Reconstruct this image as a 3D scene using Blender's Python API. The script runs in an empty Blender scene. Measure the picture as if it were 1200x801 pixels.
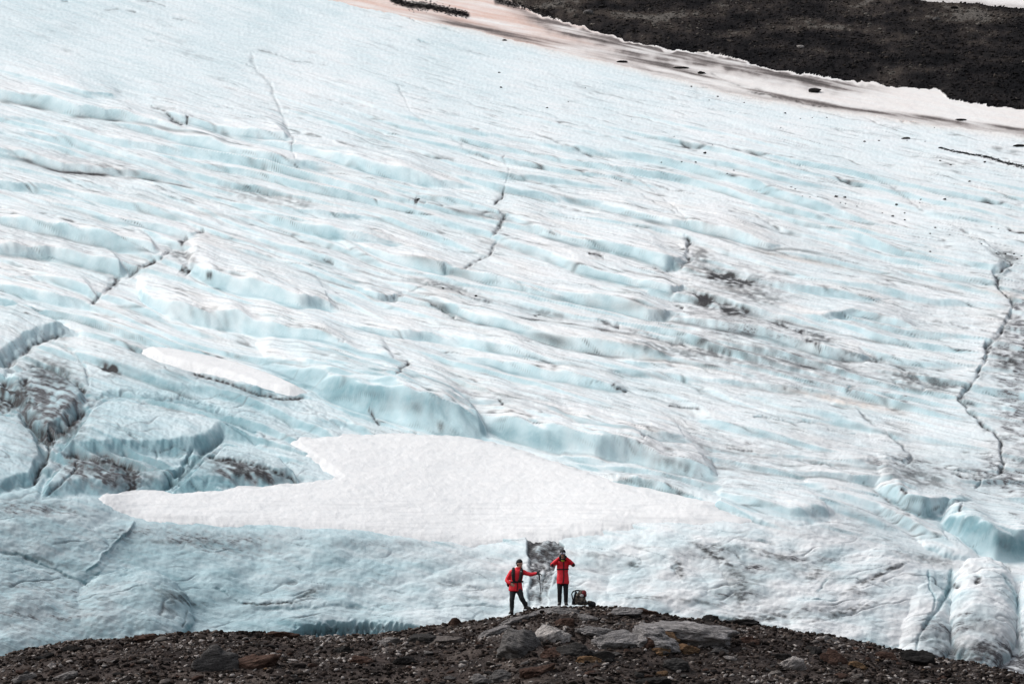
import bpy, bmesh, math, random
import numpy as np
from mathutils import Vector, Matrix, Quaternion, noise as mnoise

# ------------------------------------------------------------------ camera, light, exposure
SC = bpy.context.scene
COL = SC.collection
PITCH = 2.5
cam_d = bpy.data.cameras.new('camera'); cam = bpy.data.objects.new('camera', cam_d); COL.objects.link(cam)
cam.location = (0, 0, 0); cam.rotation_euler = (math.radians(90 + PITCH), 0, 0)
cam_d.lens = 150; cam_d.sensor_width = 36; cam_d.clip_start = 1; cam_d.clip_end = 6000
SC.camera = cam
SUN_EL, SUN_AZ = 50.0, -78.0          # high on the left (azimuth from +Y towards +X)
w = bpy.data.worlds.new('World'); SC.world = w; w.use_nodes = True
nt = w.node_tree; nt.nodes.clear()
sky = nt.nodes.new('ShaderNodeTexSky'); sky.sky_type = 'NISHITA'; sky.sun_disc = False
sky.sun_elevation = math.radians(SUN_EL); sky.sun_rotation = math.radians(SUN_AZ)
sky.dust_density = 4.0; sky.air_density = 1.0
hs = nt.nodes.new('ShaderNodeHueSaturation'); hs.inputs['Saturation'].default_value = 0.34
bg = nt.nodes.new('ShaderNodeBackground'); bg.inputs['Strength'].default_value = 0.15
wo = nt.nodes.new('ShaderNodeOutputWorld')
nt.links.new(sky.outputs[0], hs.inputs['Color']); nt.links.new(hs.outputs[0], bg.inputs['Color'])
nt.links.new(bg.outputs[0], wo.inputs['Surface'])
sd_ = bpy.data.lights.new('sun', 'SUN'); sun = bpy.data.objects.new('sun', sd_); COL.objects.link(sun)
sd_.energy = 1.15; sd_.angle = math.radians(40); sd_.color = (1.0, 0.98, 0.955)
_el, _az = math.radians(SUN_EL), math.radians(SUN_AZ)
sv = Vector((math.sin(_az) * math.cos(_el), math.cos(_az) * math.cos(_el), math.sin(_el)))
sun.rotation_euler = sv.to_track_quat('Z', 'Y').to_euler()
SC.view_settings.view_transform = 'Standard'; SC.view_settings.look = 'None'
SC.view_settings.gamma = 1; SC.view_settings.use_curve_mapping = False
SC.view_settings.exposure = 0.07

rng = np.random.default_rng(7)
random.seed(11)

# ------------------------------------------------------------------ helpers
def tag(o, label=None, cat=None, group=None, kind=None):
    if label: o['label'] = label
    if cat: o['category'] = cat
    if group: o['group'] = group
    if kind: o['kind'] = kind
    return o

def link_mesh(name, me, mat=None, parent=None):
    o = bpy.data.objects.new(name, me); COL.objects.link(o)
    if mat: me.materials.clear(); me.materials.append(mat)
    if parent: o.parent = parent
    return o

def empty(name, loc=(0, 0, 0), rz=0.0):
    o = bpy.data.objects.new(name, None); COL.objects.link(o)
    o.location = loc; o.rotation_euler = (0, 0, rz); o.empty_display_size = 0.2
    return o

# ---- numpy gradient noise
_perm = np.random.default_rng(3).permutation(4096)
_ang = np.random.default_rng(4).random(4096) * 2 * np.pi
_gx, _gy = np.cos(_ang), np.sin(_ang)
def pn(x, y, seed=0):
    x, y = np.broadcast_arrays(np.asarray(x, float), np.asarray(y, float))
    xi = np.floor(x).astype(np.int64); yi = np.floor(y).astype(np.int64)
    xf = x - xi; yf = y - yi
    def g(ix, iy, fx, fy):
        h = _perm[(_perm[(ix + seed * 131) & 4095] + iy) & 4095]
        return _gx[h] * fx + _gy[h] * fy
    u = xf * xf * xf * (xf * (xf * 6 - 15) + 10); v = yf * yf * yf * (yf * (yf * 6 - 15) + 10)
    a = g(xi, yi, xf, yf); b = g(xi + 1, yi, xf - 1, yf)
    c = g(xi, yi + 1, xf, yf - 1); d = g(xi + 1, yi + 1, xf - 1, yf - 1)
    return ((a + (b - a) * u) * (1 - v) + (c + (d - c) * u) * v) * 1.5
def fbm(x, y, o=4, seed=0, gain=0.5):
    s = 0.0; a = 1.0; t = 0.0
    for k in range(o):
        s = s + a * pn(x * 2 ** k, y * 2 ** k, seed + k); t += a; a *= gain
    return s / t
def sstep(a, b, x):
    t = np.clip((x - a) / (b - a), 0, 1); return t * t * (3 - 2 * t)

# ---- image pixel coordinates (u across, v down the image) <-> world metres
_cp, _sp = math.cos(math.radians(PITCH)), math.sin(math.radians(PITCH))
def ray(u, v):
    a = (u - 600.0) * 0.0002; b = (400.5 - v) * 0.0002
    return a, _cp - b * _sp, _sp + b * _cp
def at(u, v, D):
    x, y, z = ray(u, v); t = D / y
    return x * t, y * t, z * t

# ------------------------------------------------------------------ materials
def newmat(name):
    m = bpy.data.materials.new(name); m.use_nodes = True
    t = m.node_tree; t.nodes.clear()
    out = t.nodes.new('ShaderNodeOutputMaterial'); b = t.nodes.new('ShaderNodeBsdfPrincipled')
    t.links.new(b.outputs[0], out.inputs[0])
    return m, t, b
def N(t, typ, **kw):
    n = t.nodes.new(typ)
    for k, v in kw.items():
        if k in n.inputs.keys(): n.inputs[k].default_value = v
        else: setattr(n, k, v)
    return n
def mixc(t, fac, a, b, mode='MIX'):
    m = t.nodes.new('ShaderNodeMix'); m.data_type = 'RGBA'; m.blend_type = mode
    for sock, val in ((m.inputs[0], fac), (m.inputs[6], a), (m.inputs[7], b)):
        if hasattr(val, 'links') or isinstance(val, bpy.types.NodeSocket): t.links.new(val, sock)
        elif isinstance(val, (int, float)): sock.default_value = val
        else: sock.default_value = (*val, 1)
    return m.outputs[2]
def math_(t, op, a, b=0.0, c=None, clamp=False):
    m = t.nodes.new('ShaderNodeMath'); m.operation = op; m.use_clamp = clamp
    for i, val in enumerate((a, b) if c is None else (a, b, c)):
        if isinstance(val, bpy.types.NodeSocket): t.links.new(val, m.inputs[i])
        else: m.inputs[i].default_value = val
    return m.outputs[0]
def ramp(t, fac, stops):
    r = t.nodes.new('ShaderNodeValToRGB'); t.links.new(fac, r.inputs[0])
    e = r.color_ramp.elements
    while len(e) < len(stops): e.new(0.5)
    for el, (p, c) in zip(e, stops):
        el.position = p; el.color = (*c, 1) if not isinstance(c, (int, float)) else (c, c, c, 1)
    return r.outputs[0]
def noise_tex(t, vec, scale, detail=4, rough=0.55, dist=0.0):
    n = t.nodes.new('ShaderNodeTexNoise'); n.inputs['Scale'].default_value = scale
    n.inputs['Detail'].default_value = detail; n.inputs['Roughness'].default_value = rough
    n.inputs['Distortion'].default_value = dist
    if vec: t.links.new(vec, n.inputs['Vector'])
    return n.outputs[0]
def attr(t, name):
    a = t.nodes.new('ShaderNodeAttribute'); a.attribute_name = name; return a.outputs['Fac']
def bump(t, b, h, dist, strength=1.0, prev=None):
    n = t.nodes.new('ShaderNodeBump'); n.inputs['Distance'].default_value = dist
    n.inputs['Strength'].default_value = strength
    t.links.new(h, n.inputs['Height'])
    if prev: t.links.new(prev, n.inputs['Normal'])
    t.links.new(n.outputs[0], b.inputs['Normal'])
    return n.outputs[0]

def ice_material():
    m, t, b = newmat('glacier ice')
    pos = N(t, 'ShaderNodeTexCoord').outputs['Object']
    n_big = noise_tex(t, pos, 0.09, 5, 0.6)
    n_mid = noise_tex(t, pos, 0.7, 6, 0.62, 0.4)
    n_fin = noise_tex(t, pos, 5.0, 5, 0.65)
    n_grit = noise_tex(t, pos, 14.0, 3, 0.7)
    blue = attr(t, 'blue'); dirt = attr(t, 'dirt'); grey = attr(t, 'grey'); warm = attr(t, 'warm')
    fl = N(t, 'ShaderNodeAttribute', attribute_name='flow').outputs['Vector']
    n_str = noise_tex(t, fl, 1.0, 5, 0.62, 0.25)
    f = math_(t, 'ADD', blue, math_(t, 'MULTIPLY', math_(t, 'SUBTRACT', n_mid, 0.5), 0.35))
    f = math_(t, 'ADD', f, math_(t, 'MULTIPLY', math_(t, 'SUBTRACT', n_str, 0.5), 0.45), clamp=True)
    col = ramp(t, f, [(0.0, (0.845, 0.865, 0.87)), (0.22, (0.73, 0.81, 0.83)), (0.6, (0.46, 0.61, 0.65)), (1.0, (0.19, 0.34, 0.385))])
    # greyish granular crust
    cr = math_(t, 'MULTIPLY', math_(t, 'SUBTRACT', n_fin, 0.42, clamp=True), 1.4, clamp=True)
    col = mixc(t, math_(t, 'MULTIPLY', cr, 0.3), col, (0.62, 0.70, 0.72))
    col = mixc(t, warm, col, (0.80, 0.70, 0.63))
    g2 = math_(t, 'MULTIPLY', grey, math_(t, 'ADD', math_(t, 'MULTIPLY', n_fin, 1.3), 0.1), clamp=True)
    col = mixc(t, g2, col, (0.26, 0.265, 0.28))
    mp2 = N(t, 'ShaderNodeMapping'); mp2.inputs['Scale'].default_value = (1.5, 2.1, 1); t.links.new(fl, mp2.inputs[0])
    n_fil = noise_tex(t, mp2.outputs[0], 1.6, 6, 0.68, 0.9)
    both = math_(t, 'ADD', math_(t, 'MULTIPLY', n_fil, 0.7), math_(t, 'MULTIPLY', n_fin, 0.3))
    thr = math_(t, 'SUBTRACT', 0.66, math_(t, 'MULTIPLY', grey, 0.235))
    fil = math_(t, 'MULTIPLY', math_(t, 'SUBTRACT', both, thr), 9.0, clamp=True)
    fil = math_(t, 'MULTIPLY', fil, math_(t, 'ADD', math_(t, 'MULTIPLY', grey, 0.8), 0.35), clamp=True)
    col = mixc(t, fil, col, (0.085, 0.082, 0.088))
    dd = math_(t, 'MULTIPLY', dirt, math_(t, 'ADD', math_(t, 'MULTIPLY', n_grit, 1.7), 0.35), clamp=True)
    col = mixc(t, dd, col, (0.028, 0.026, 0.027))
    t.links.new(col, b.inputs['Base Color'])
    r = ramp(t, n_mid, [(0.3, 0.45), (0.7, 0.8)]); t.links.new(r, b.inputs['Roughness'])
    b.inputs['IOR'].default_value = 1.31
    b.inputs['Specular IOR Level'].default_value = 0.3
    p = bump(t, b, n_mid, 0.10, 0.45)
    p = bump(t, b, n_str, 0.16, 0.4, p)
    p = bump(t, b, n_fin, 0.04, 0.35, p)
    return m

def snow_material(name, base=(0.82, 0.82, 0.815), greyc=(0.21, 0.175, 0.165)):
    m, t, b = newmat(name)
    pos = N(t, 'ShaderNodeTexCoord').outputs['Object']
    mp = N(t, 'ShaderNodeMapping'); mp.inputs['Scale'].default_value = (1, 0.5, 1)
    t.links.new(pos, mp.inputs[0])
    n1 = noise_tex(t, mp.outputs[0], 1.6, 4, 0.55, 0.6); n2 = noise_tex(t, pos, 6, 3, 0.6)
    dirt = attr(t, 'dirt'); warm = attr(t, 'warm'); grey = attr(t, 'grey')
    col = ramp(t, n1, [(0.3, (base[0] * 0.93, base[1] * 0.945, base[2] * 0.955)), (0.65, base)])
    wf = math_(t, 'MULTIPLY', warm, math_(t, 'ADD', n2, 0.45), clamp=True)
    col = mixc(t, wf, col, (0.66, 0.44, 0.36))
    gf = math_(t, 'MULTIPLY', grey, math_(t, 'ADD', math_(t, 'MULTIPLY', n2, 1.2), 0.3), clamp=True)
    col = mixc(t, gf, col, greyc)
    df = math_(t, 'MULTIPLY', dirt, math_(t, 'ADD', math_(t, 'MULTIPLY', n2, 1.3), 0.35), clamp=True)
    col = mixc(t, df, col, (0.045, 0.037, 0.033))
    t.links.new(col, b.inputs['Base Color']); b.inputs['Roughness'].default_value = 0.75
    b.inputs['Specular IOR Level'].default_value = 0.2
    p = bump(t, b, n1, 0.12, 0.45); bump(t, b, n2, 0.03, 0.35, p)
    return m

def rock_material(name, stops, scale=1.0, use='random', bumpd=0.03):
    m, t, b = newmat(name)
    pos = N(t, 'ShaderNodeTexCoord').outputs['Object']
    n1 = noise_tex(t, pos, 2.2 * scale, 6, 0.65, 0.5); n2 = noise_tex(t, pos, 14 * scale, 5, 0.7)
    n3 = noise_tex(t, pos, 0.6 * scale, 3, 0.5)
    mpr = N(t, 'ShaderNodeMapping'); mpr.inputs['Rotation'].default_value = (0.5, 0.35, 0); mpr.inputs['Scale'].default_value = (0.8, 0.8, 6.0)
    t.links.new(pos, mpr.inputs[0]); n4 = noise_tex(t, mpr.outputs[0], 1.5 * scale, 5, 0.65, 0.4)
    if use == 'random':
        rnd = N(t, 'ShaderNodeObjectInfo').outputs['Random']
    elif use == 'tone':
        rnd = attr(t, 'tone')
    else:
        rnd = n3
    f = math_(t, 'ADD', rnd, math_(t, 'MULTIPLY', math_(t, 'SUBTRACT', n1, 0.5), 0.35), clamp=True)
    col = ramp(t, f, stops)
    sp = ramp(t, n2, [(0.35, 0.45), (0.5, 0.95), (0.68, 1.5)])
    col = mixc(t, 1.0, col, sp, 'MULTIPLY')
    if use != 'tone': col = mixc(t, 1.0, col, ramp(t, n4, [(0.36, 0.38), (0.46, 0.9), (0.64, 1.35)]), 'MULTIPLY')
    t.links.new(col, b.inputs['Base Color']); b.inputs['Roughness'].default_value = 0.9
    b.inputs['Specular IOR Level'].default_value = 0.0 if use == 'tone' else 0.12
    p = bump(t, b, n1, bumpd * 2.5, 0.8)
    if use != 'tone': p = bump(t, b, n4, bumpd * 2.5, 0.9, p)
    bump(t, b, n2, bumpd, 0.9, p)
    return m

def plain(name, col, rough=0.7, var=0.25, scale=40, metal=0.0, bumpd=0.004):
    m, t, b = newmat(name)
    pos = N(t, 'ShaderNodeTexCoord').outputs['Object']
    n1 = noise_tex(t, pos, scale, 4, 0.6)
    c = ramp(t, n1, [(0.3, tuple(x * (1 - var) for x in col)), (0.7, tuple(min(1, x * (1 + var)) for x in col))])
    t.links.new(c, b.inputs['Base Color']); b.inputs['Roughness'].default_value = rough
    b.inputs['Metallic'].default_value = metal
    bump(t, b, noise_tex(t, pos, scale * 0.3, 3, 0.5), bumpd, 0.8)
    return m
# ------------------------------------------------------------------ THE GLACIER TERRAIN (one sheet of ice, snow and moraine, gridded in image pixels)
DU, DV = 1.0, 0.7
U1 = np.arange(-150, 1351, DU); V1 = np.arange(-90, 822, DV)
NU, NV = len(U1), len(V1)
U, V = np.meshgrid(U1, V1)            # rows follow v

def line(pts, u):                      # piecewise curve through (u, value) points
    p = np.array(pts, float); return np.interp(u, p[:, 0], p[:, 1])
WT = [(-150,560),(0,572),(60,580),(120,590),(150,606),(300,616),(420,624),(520,634),(560,638),(620,632),(700,620),(800,612),(860,612),(960,616),(1000,626),(1060,642),(1130,656),(1200,662),(1350,670)]
_W = line(WT, U1)
_W = np.convolve(np.pad(_W, 10, 'edge'), np.ones(21) / 21, 'valid')
kv = np.array([-200, -90, 0, 100, 200, 300, 400, 460, 510]); kd = np.array([660, 550, 480, 415, 360, 317, 280, 258, 238])
Dm = np.interp(V, kv, kd)
Wm = np.broadcast_to(_W, V.shape)
low = V > 510
tt = np.clip((V - 510) / np.maximum(Wm - 510, 10), 0, 1)
Dm = np.where(low, 238 - 22 * tt, Dm)
wall = V > Wm
Dm = np.where(wall, 216 - 11 * np.clip((V - Wm) / (815 - Wm), 0, 1) ** 0.8, Dm)
def blur(a, r, ax, it=2):
    k = int(r)
    for _ in range(it):
        p = [(0, 0), (0, 0)]; p[ax] = (k + 1, k)
        c = np.cumsum(np.pad(a, p, 'edge'), axis=ax)
        n = a.shape[ax]
        hi = np.take(c, np.arange(n) + 2 * k + 1, axis=ax); lo = np.take(c, np.arange(n), axis=ax)
        a = (hi - lo) / (2 * k + 1)
    return a
Dm = blur(Dm, 14, 0); Dm = blur(Dm, 12, 1)

# ---- world positions
X0, Y0, Z0 = at(U, V, Dm)
P = np.stack([X0, Y0, Z0], -1)
pu = np.gradient(P, axis=1); pv = np.gradient(P, axis=0)
nrm = np.cross(pu, pv); nrm = -nrm
nrm /= np.linalg.norm(nrm, axis=-1, keepdims=True)
nrm *= np.sign(nrm[..., 2:3])
pxm = Dm * 0.0002
# flow lines of the ice run down to the right
Q = V - (0.33 * U - 0.00006 * U * U)
wu = 3.0 * pn(U / 22, V / 14, 11) + 1.6 * pn(U / 8, V / 6, 12)
wv = 3.2 * pn(U / 38, V / 22, 13) + 1.6 * pn(U / 13, V / 9, 14) + 0.8 * pn(U / 5, V / 4, 15)

ws = 2.2 * pn(U / 110, Q / 22, 16) + 0.8 * pn(U / 40, Q / 10, 17) + 0.22 * pn(U / 9, Q / 4, 18)

H = np.zeros_like(V); DIRT_SHADE = np.zeros_like(V); GREY = np.zeros_like(V); WARM = np.zeros_like(V); BLUE = np.zeros_like(V)
MOAT = np.zeros_like(V); TOPLIT = np.zeros_like(V)
US, VS = U, V                           # image position of every cell; reprojected after the relief is raised
PAD = 0
def vrow(v): return int(np.clip((v + 90) / DV, 0, NV - 1))
def ucol(u): return int(np.clip((u + 150) / DU, 0, NU - 1))

def scarp(pts, L=26, w=3.0, dirt=0.0, blue=1.0, foot=1.0):
    """ice step: foot line through (u, v, face height); the top falls back up-slope over L"""
    pts = list(pts)
    if max(q[2] for q in pts) < 21 and pts[0][1] < 470 and pts[0][0] > 0:          # steps run out in long tails along the flow
        u_, v_, h_ = pts[0]; pts = [(u_ - 75, v_ - 75 * .27, 1.0), (u_ - 25, v_ - 25 * .27, h_ * .8)] + pts
        u_, v_, h_ = pts[-1]
        if h_ <= 5.5: pts = pts + [(u_ + 22, v_ + 22 * .2, h_ * .7), (u_ + 70, v_ + 70 * .2, 1.0)]
    p = np.array(pts, float)
    c0, c1 = ucol(p[0, 0]), ucol(p[-1, 0]) + 1
    r0, r1 = vrow(p[:, 1].min() - 3.2 * L - 10), vrow(p[:, 1].max() + 16)
    us = U[r0:r1, c0:c1]; vs = V[r0:r1, c0:c1]
    ug = U1[c0:c1]; k = min(13, max(3, (len(ug) // 6) | 1))
    sm = lambda y: np.convolve(np.pad(y, k // 2, 'edge'), np.hanning(k + 2)[1:-1] / np.hanning(k + 2)[1:-1].sum(), 'valid')
    vfl = sm(np.interp(ug, p[:, 0], p[:, 1])); Al = sm(np.interp(ug, p[:, 0], p[:, 2]))
    Al = np.maximum(Al * (1 + 0.22 * pn(ug / 45, 0 * ug + p[0, 1], 21)), 0) * 0.92
    s = vfl[None, :] - vs + ws[r0:r1, c0:c1] + 0.6
    sp = np.maximum(s, 0)
    A = np.interp(us + 0.5 * sp, ug, Al)                     # the body of a step leans along the flow
    e0 = 10 + 0.5 * sp; e1 = np.where(A > 9, 9.0, 18.0) + 0.6 * sp
    ends = sstep(0, 1, (us + 0.2 * sp - p[0, 0]) / e0) * (np.clip((p[-1, 0] - us - 0.25 * sp + 1.5 * wu[r0:r1, c0:c1] * 0.4) / e1, 0, 1)) ** 0.7
    ww = (np.maximum(w, 0.26 * A) + 0.8) * (0.85 + 0.4 * np.abs(pn(us / 70, vs / 25, 23)))
    h = A * ends * (1 + 0.16 * pn(us / 60, Q[r0:r1, c0:c1] / 5, 24) + 0.08 * pn(us / 22, Q[r0:r1, c0:c1] / 3, 25)) * sstep(0, 1, s / ww) * np.exp(-np.maximum(s - ww, 0) ** 1.3 / L ** 1.3)
    H[r0:r1, c0:c1] = np.maximum(H[r0:r1, c0:c1], h)
    MOAT[r0:r1, c0:c1] -= foot * ends * np.minimum(A * 0.22, 2.2) * np.exp(-((s + 1.2) / 2.6) ** 2)
    fq = np.clip(s / ww, 0, 1)
    tw = ends * sstep(0.2, 1.0, A / 10) * sstep(.6, 1.1, s / ww) * np.exp(-np.maximum(s - ww, 0) / (0.45 * L))  # step tops whitened in colour as if lit from above
    TOPLIT[r0:r1, c0:c1] = np.maximum(TOPLIT[r0:r1, c0:c1], tw)
    b = blue * ends * sstep(0.2, 1.2, A / 9) * sstep(-1.0, 0.5, s) * sstep(1.25, 0.35, s / ww) * (0.7 + 0.3 * (1 - fq))  # face blue deepens to the foot: ice colour plus painted shade
    BLUE[r0:r1, c0:c1] = np.maximum(BLUE[r0:r1, c0:c1], b)
    if dirt > 0:
        n = 0.45 + 0.9 * pn(us / 26, vs / 10, 31) + 0.35
        d = dirt * ends * np.exp(-((s + 0.2) / 1.5) ** 2) * np.clip(n, 0, 1.3)
        DIRT_SHADE[r0:r1, c0:c1] = np.maximum(DIRT_SHADE[r0:r1, c0:c1], d)

def seg_d(pts, pad, jit=1.0):
    p = np.array(pts, float)[:, :2]
    c0, c1 = ucol(p[:, 0].min() - pad), ucol(p[:, 0].max() + pad) + 1
    r0, r1 = vrow(p[:, 1].min() - pad), vrow(p[:, 1].max() + pad + PAD) + 1
    x = US[r0:r1, c0:c1] + wu[r0:r1, c0:c1] * jit; y = VS[r0:r1, c0:c1] + wv[r0:r1, c0:c1] * jit * 0.8
    best = np.full(x.shape, 1e9); along = np.zeros_like(x); acc = 0.0
    for a, b in zip(p[:-1], p[1:]):
        d = b - a; L2 = max(d @ d, 1e-6)
        t = np.clip(((x - a[0]) * d[0] + (y - a[1]) * d[1]) / L2, 0, 1)
        q = np.hypot(x - a[0] - t * d[0], y - a[1] - t * d[1])
        mk = q < best; best = np.where(mk, q, best); along = np.where(mk, acc + t * math.sqrt(L2), along)
        acc += math.sqrt(L2)
    return (slice(r0, r1), slice(c0, c1)), best, along / acc

def crack(pts, wd=2.0, dirt=0.6, depth=2.0, blue=0.0, jit=1.0, brk=0.5):
    sl, d, al = seg_d(pts, wd * 4 + 8, jit)
    ends = sstep(0, 0.06, al) * sstep(1, 0.94, al)
    var = np.clip(1 - brk * 0.8 + brk * 1.9 * pn(U[sl] / 14, V[sl] / 9, 41), 0.0, 1.4) * ends
    w_ = wd * (0.7 + 0.5 * var)
    w_ = w_ * (0.65 + 0.6 * np.abs(pn(US[sl] / 7, VS[sl] / 5, 43)))
    g = np.exp(-(d / w_) ** 2)
    MOAT[sl] -= depth * g * (0.4 + 0.6 * var)
    if dirt:
        DIRT_SHADE[sl] = np.maximum(DIRT_SHADE[sl], dirt * np.clip(var * 1.25, 0, 1) * np.exp(-(d / (w_ * 0.95)) ** 2.6) * np.clip(0.75 + 0.7 * pn(US[sl] / 4, VS[sl] / 3, 44), 0, 1))
        GREY[sl] = np.maximum(GREY[sl], 0.75 * dirt * np.clip(var, 0, 1) * np.exp(-(d / (wd * 3.2)) ** 2) * np.clip(0.6 + 0.8 * pn(US[sl] / 6, VS[sl] / 4, 45), 0, 1))
    if blue: BLUE[sl] = np.maximum(BLUE[sl], blue * np.exp(-(d / (w_ * 1.3)) ** 2))

def smear(arr, u, v, ru, rv, s, tilt=0.25, tex=0.8, sc=1.0):
    pad = max(ru, rv) * 2.2
    r0, r1 = vrow(v - pad), vrow(v + pad + PAD) + 1; c0, c1 = ucol(u - pad), ucol(u + pad) + 1
    x = US[r0:r1, c0:c1] - u; y = VS[r0:r1, c0:c1] - v - tilt * x
    e = np.exp(-((x / ru) ** 2 + (y / rv) ** 2))
    n = pn(U[r0:r1, c0:c1] / (16 * sc) , Q[r0:r1, c0:c1] / (4.0 * sc), 51) + 0.7 * pn(U[r0:r1, c0:c1] / (6 * sc), V[r0:r1, c0:c1] / (3.2 * sc), 52)
    val = s * np.clip(e * (1 + tex * 1.6 * n) - 0.12 * tex, 0, 1)
    arr[r0:r1, c0:c1] = np.maximum(arr[r0:r1, c0:c1], val)

def dome(u, v, ru, rv, h, rot=0.0, p=2.0):
    pad = max(ru, rv) * 1.1
    r0, r1 = vrow(v - pad), vrow(v + pad) + 1; c0, c1 = ucol(u - pad), ucol(u + pad) + 1
    x = U[r0:r1, c0:c1] - u + wu[r0:r1, c0:c1]; y = V[r0:r1, c0:c1] - v + wv[r0:r1, c0:c1]
    c, s = math.cos(math.radians(rot)), math.sin(math.radians(rot))
    xr, yr = (x * c + y * s) / ru, (-x * s + y * c) / rv
    e = np.clip(1 - (np.abs(xr) ** p + np.abs(yr) ** p), 0, 1)
    H[r0:r1, c0:c1] = np.maximum(H[r0:r1, c0:c1], h * np.sqrt(e))

def poly_sd(pts, pad=20, jit=1.0):
    """signed distance to a closed outline, positive inside"""
    p = list(pts) + [pts[0]]
    sl, d, _ = seg_d(p, pad, jit)
    x = US[sl] + wu[sl] * jit; y = VS[sl] + wv[sl] * jit * 0.8
    ins = np.zeros(x.shape, bool)
    for (x1, y1), (x2, y2) in zip(p[:-1], p[1:]):
        if y1 == y2: continue
        c = ((y1 > y) != (y2 > y)) & (x < (x2 - x1) * (y - y1) / (y2 - y1) + x1)
        ins ^= c
    return sl, np.where(ins, d, -d)

# ---- background lineation: many low asymmetrical ridges along the flow, strongest in the broken lower ice
amp = sstep(60, 190, V - 0.06 * U) * (1 - 0.35 * sstep(900, 1150, U))
ph = Q / 17.0 + 1.2 * pn(U / 320, Q / 60, 61) + 0.22 * pn(U / 90, Q / 25, 62)
fr = ph - np.floor(ph); idx = np.floor(ph)
saw = np.where(fr > 0.78, sstep(0, 1, (1 - fr) / 0.22), fr / 0.78)         # steep side faces the valley
am2 = np.clip(0.6 + 0.9 * pn(U / 230, idx * 3.7, 63), 0, 1.5)
H0 = saw * am2 * (8.0 * amp + 0.35)
ph2 = Q / 5.5 + 1.8 * pn(U / 220, Q / 30, 64) + 0.3 * pn(U / 50, Q / 14, 65)
fr2 = ph2 - np.floor(ph2)
saw2 = np.where(fr2 > 0.5, (1 - fr2) / 0.5, fr2 / 0.5)
am3 = np.clip(0.3 + 1.3 * pn(U / 130, np.floor(ph2) * 2.3, 66), 0, 1.3)
H0 += saw2 * am3 * (1.9 * amp + 0.30)
foot1 = np.exp(-((1 - fr) / 0.07) ** 2) * np.clip(am2, 0, 1) * np.clip(0.25 + 1.6 * pn(U / 45, Q / 15, 67), 0, 1)
DIRT_SHADE = np.maximum(DIRT_SHADE, 0.5 * foot1 * amp * sstep(640, 590, V))

# ---- ice steps traced in image pixels (u, v, height)
S = scarp
S([(-150,60,3),(0,87,4),(40,98,6),(60,105,7),(100,117,8),(150,118,5)], L=22)
S([(-150,90,10),(0,117,12),(60,128,14),(90,137,14),(150,145,13),(200,157,10),(260,172,8),(300,178,3)], L=18, dirt=.55, blue=.7)
S([(175,130,3),(215,146,9),(225,148,9),(260,157,9),(300,166,12),(345,171,12)], L=24, dirt=.15)
S([(-150,110,6),(0,140,6),(60,152,6),(125,170,8),(150,173,8),(200,182,7),(300,197,5)], L=16)
S([(130,150,4),(180,160,9),(230,172,14),(300,190,13),(340,197,9),(400,202,4)], L=18, dirt=.2)
S([(-150,130,6),(0,158,5),(50,165,7),(120,180,8),(165,192,6)], L=14)
S([(-150,150,8),(0,183,8),(35,190,9),(70,199,9),(100,204,9),(160,210,7),(230,222,5)], L=13, dirt=.75, blue=.4)
S([(-150,170,5),(0,198,5),(90,218,6),(150,230,5)], L=14)
S([(100,176,4),(165,196,8),(240,214,6),(300,226,6),(360,232,3)], L=14)
S([(-150,190,8),(0,221,9),(60,227,8),(125,240,8),(185,252,9),(230,265,8),(275,273,4)], L=16)
S([(30,235,3),(55,243,5),(90,249,6),(125,262,8),(180,270,8),(225,281,8),(240,279,3)], L=14, dirt=.2)
S([(-150,230,12),(0,265,9),(50,276,15),(100,286,18),(150,295,18),(182,303,17),(192,300,6)], L=20, dirt=.35, blue=.6)
S([(-150,270,14),(0,300,13),(60,304,14),(100,314,15),(140,324,17),(152,324,10)], L=22, dirt=.3)
S([(-150,300,6),(0,328,4),(50,332,6),(100,346,12),(116,354,12)], L=16)
S([(-150,310,8),(0,342,6),(15,346,9),(60,355,11),(105,361,7),(122,366,4)], L=14)
S([(215,316,4),(222,322,12),(255,342,20),(300,353,24),(350,366,20),(378,364,12),(405,368,5)], L=34, w=4)
S([(158,342,6),(175,362,14),(200,377,20),(240,385,24),(280,389,22),(300,394,18),(340,402,20),(380,411,19),(420,425,17),(460,437,18),(472,441,9),(484,446,4)], L=32, w=4)
S([(350,412,6),(375,425,12),(400,433,14),(430,440,14),(455,449,14),(482,461,14),(492,461,5)], L=24, dirt=.2, blue=.6)
S([(480,449,8),(500,461,14),(520,468,16),(545,476,12),(570,483,8),(605,487,3)], L=24)
S([(300,430,6),(360,457,16),(400,476,28),(450,494,36),(500,508,42),(540,514,36),(575,516,22)], L=52, w=10, blue=.8)
S([(515,486,3),(560,502,12),(600,518,22),(640,530,28),(700,540,30),(740,540,26),(780,553,18),(845,563,10)], L=46, w=7, blue=.8, dirt=.25)
S([(320,176,8),(340,180,9),(380,185,8),(415,187,5)], L=16)
S([(330,178,3),(400,196,12),(450,208,14),(500,217,13),(545,221,5)], L=24)
S([(460,225,3),(490,235,5),(530,242,7),(545,244,3)], L=12)
S([(540,250,3),(575,258,7),(592,263,3)], L=10, dirt=.5)
S([(280,240,4),(340,250,8),(400,259,8),(455,264,4)], L=16, blue=.6)
S([(285,255,4),(330,268,12),(380,280,14),(410,287,14),(455,293,12),(478,293,4)], L=20)
S([(400,283,4),(430,300,10),(460,309,12),(500,319,15),(520,323,13),(538,319,3)], L=26)
S([(418,340,4),(440,354,10),(460,353,8),(472,346,3)], L=20, dirt=.35)
S([(230,250,4),(290,262,6),(330,275,5),(400,296,6),(430,308,4)], L=12, dirt=.25)
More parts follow.
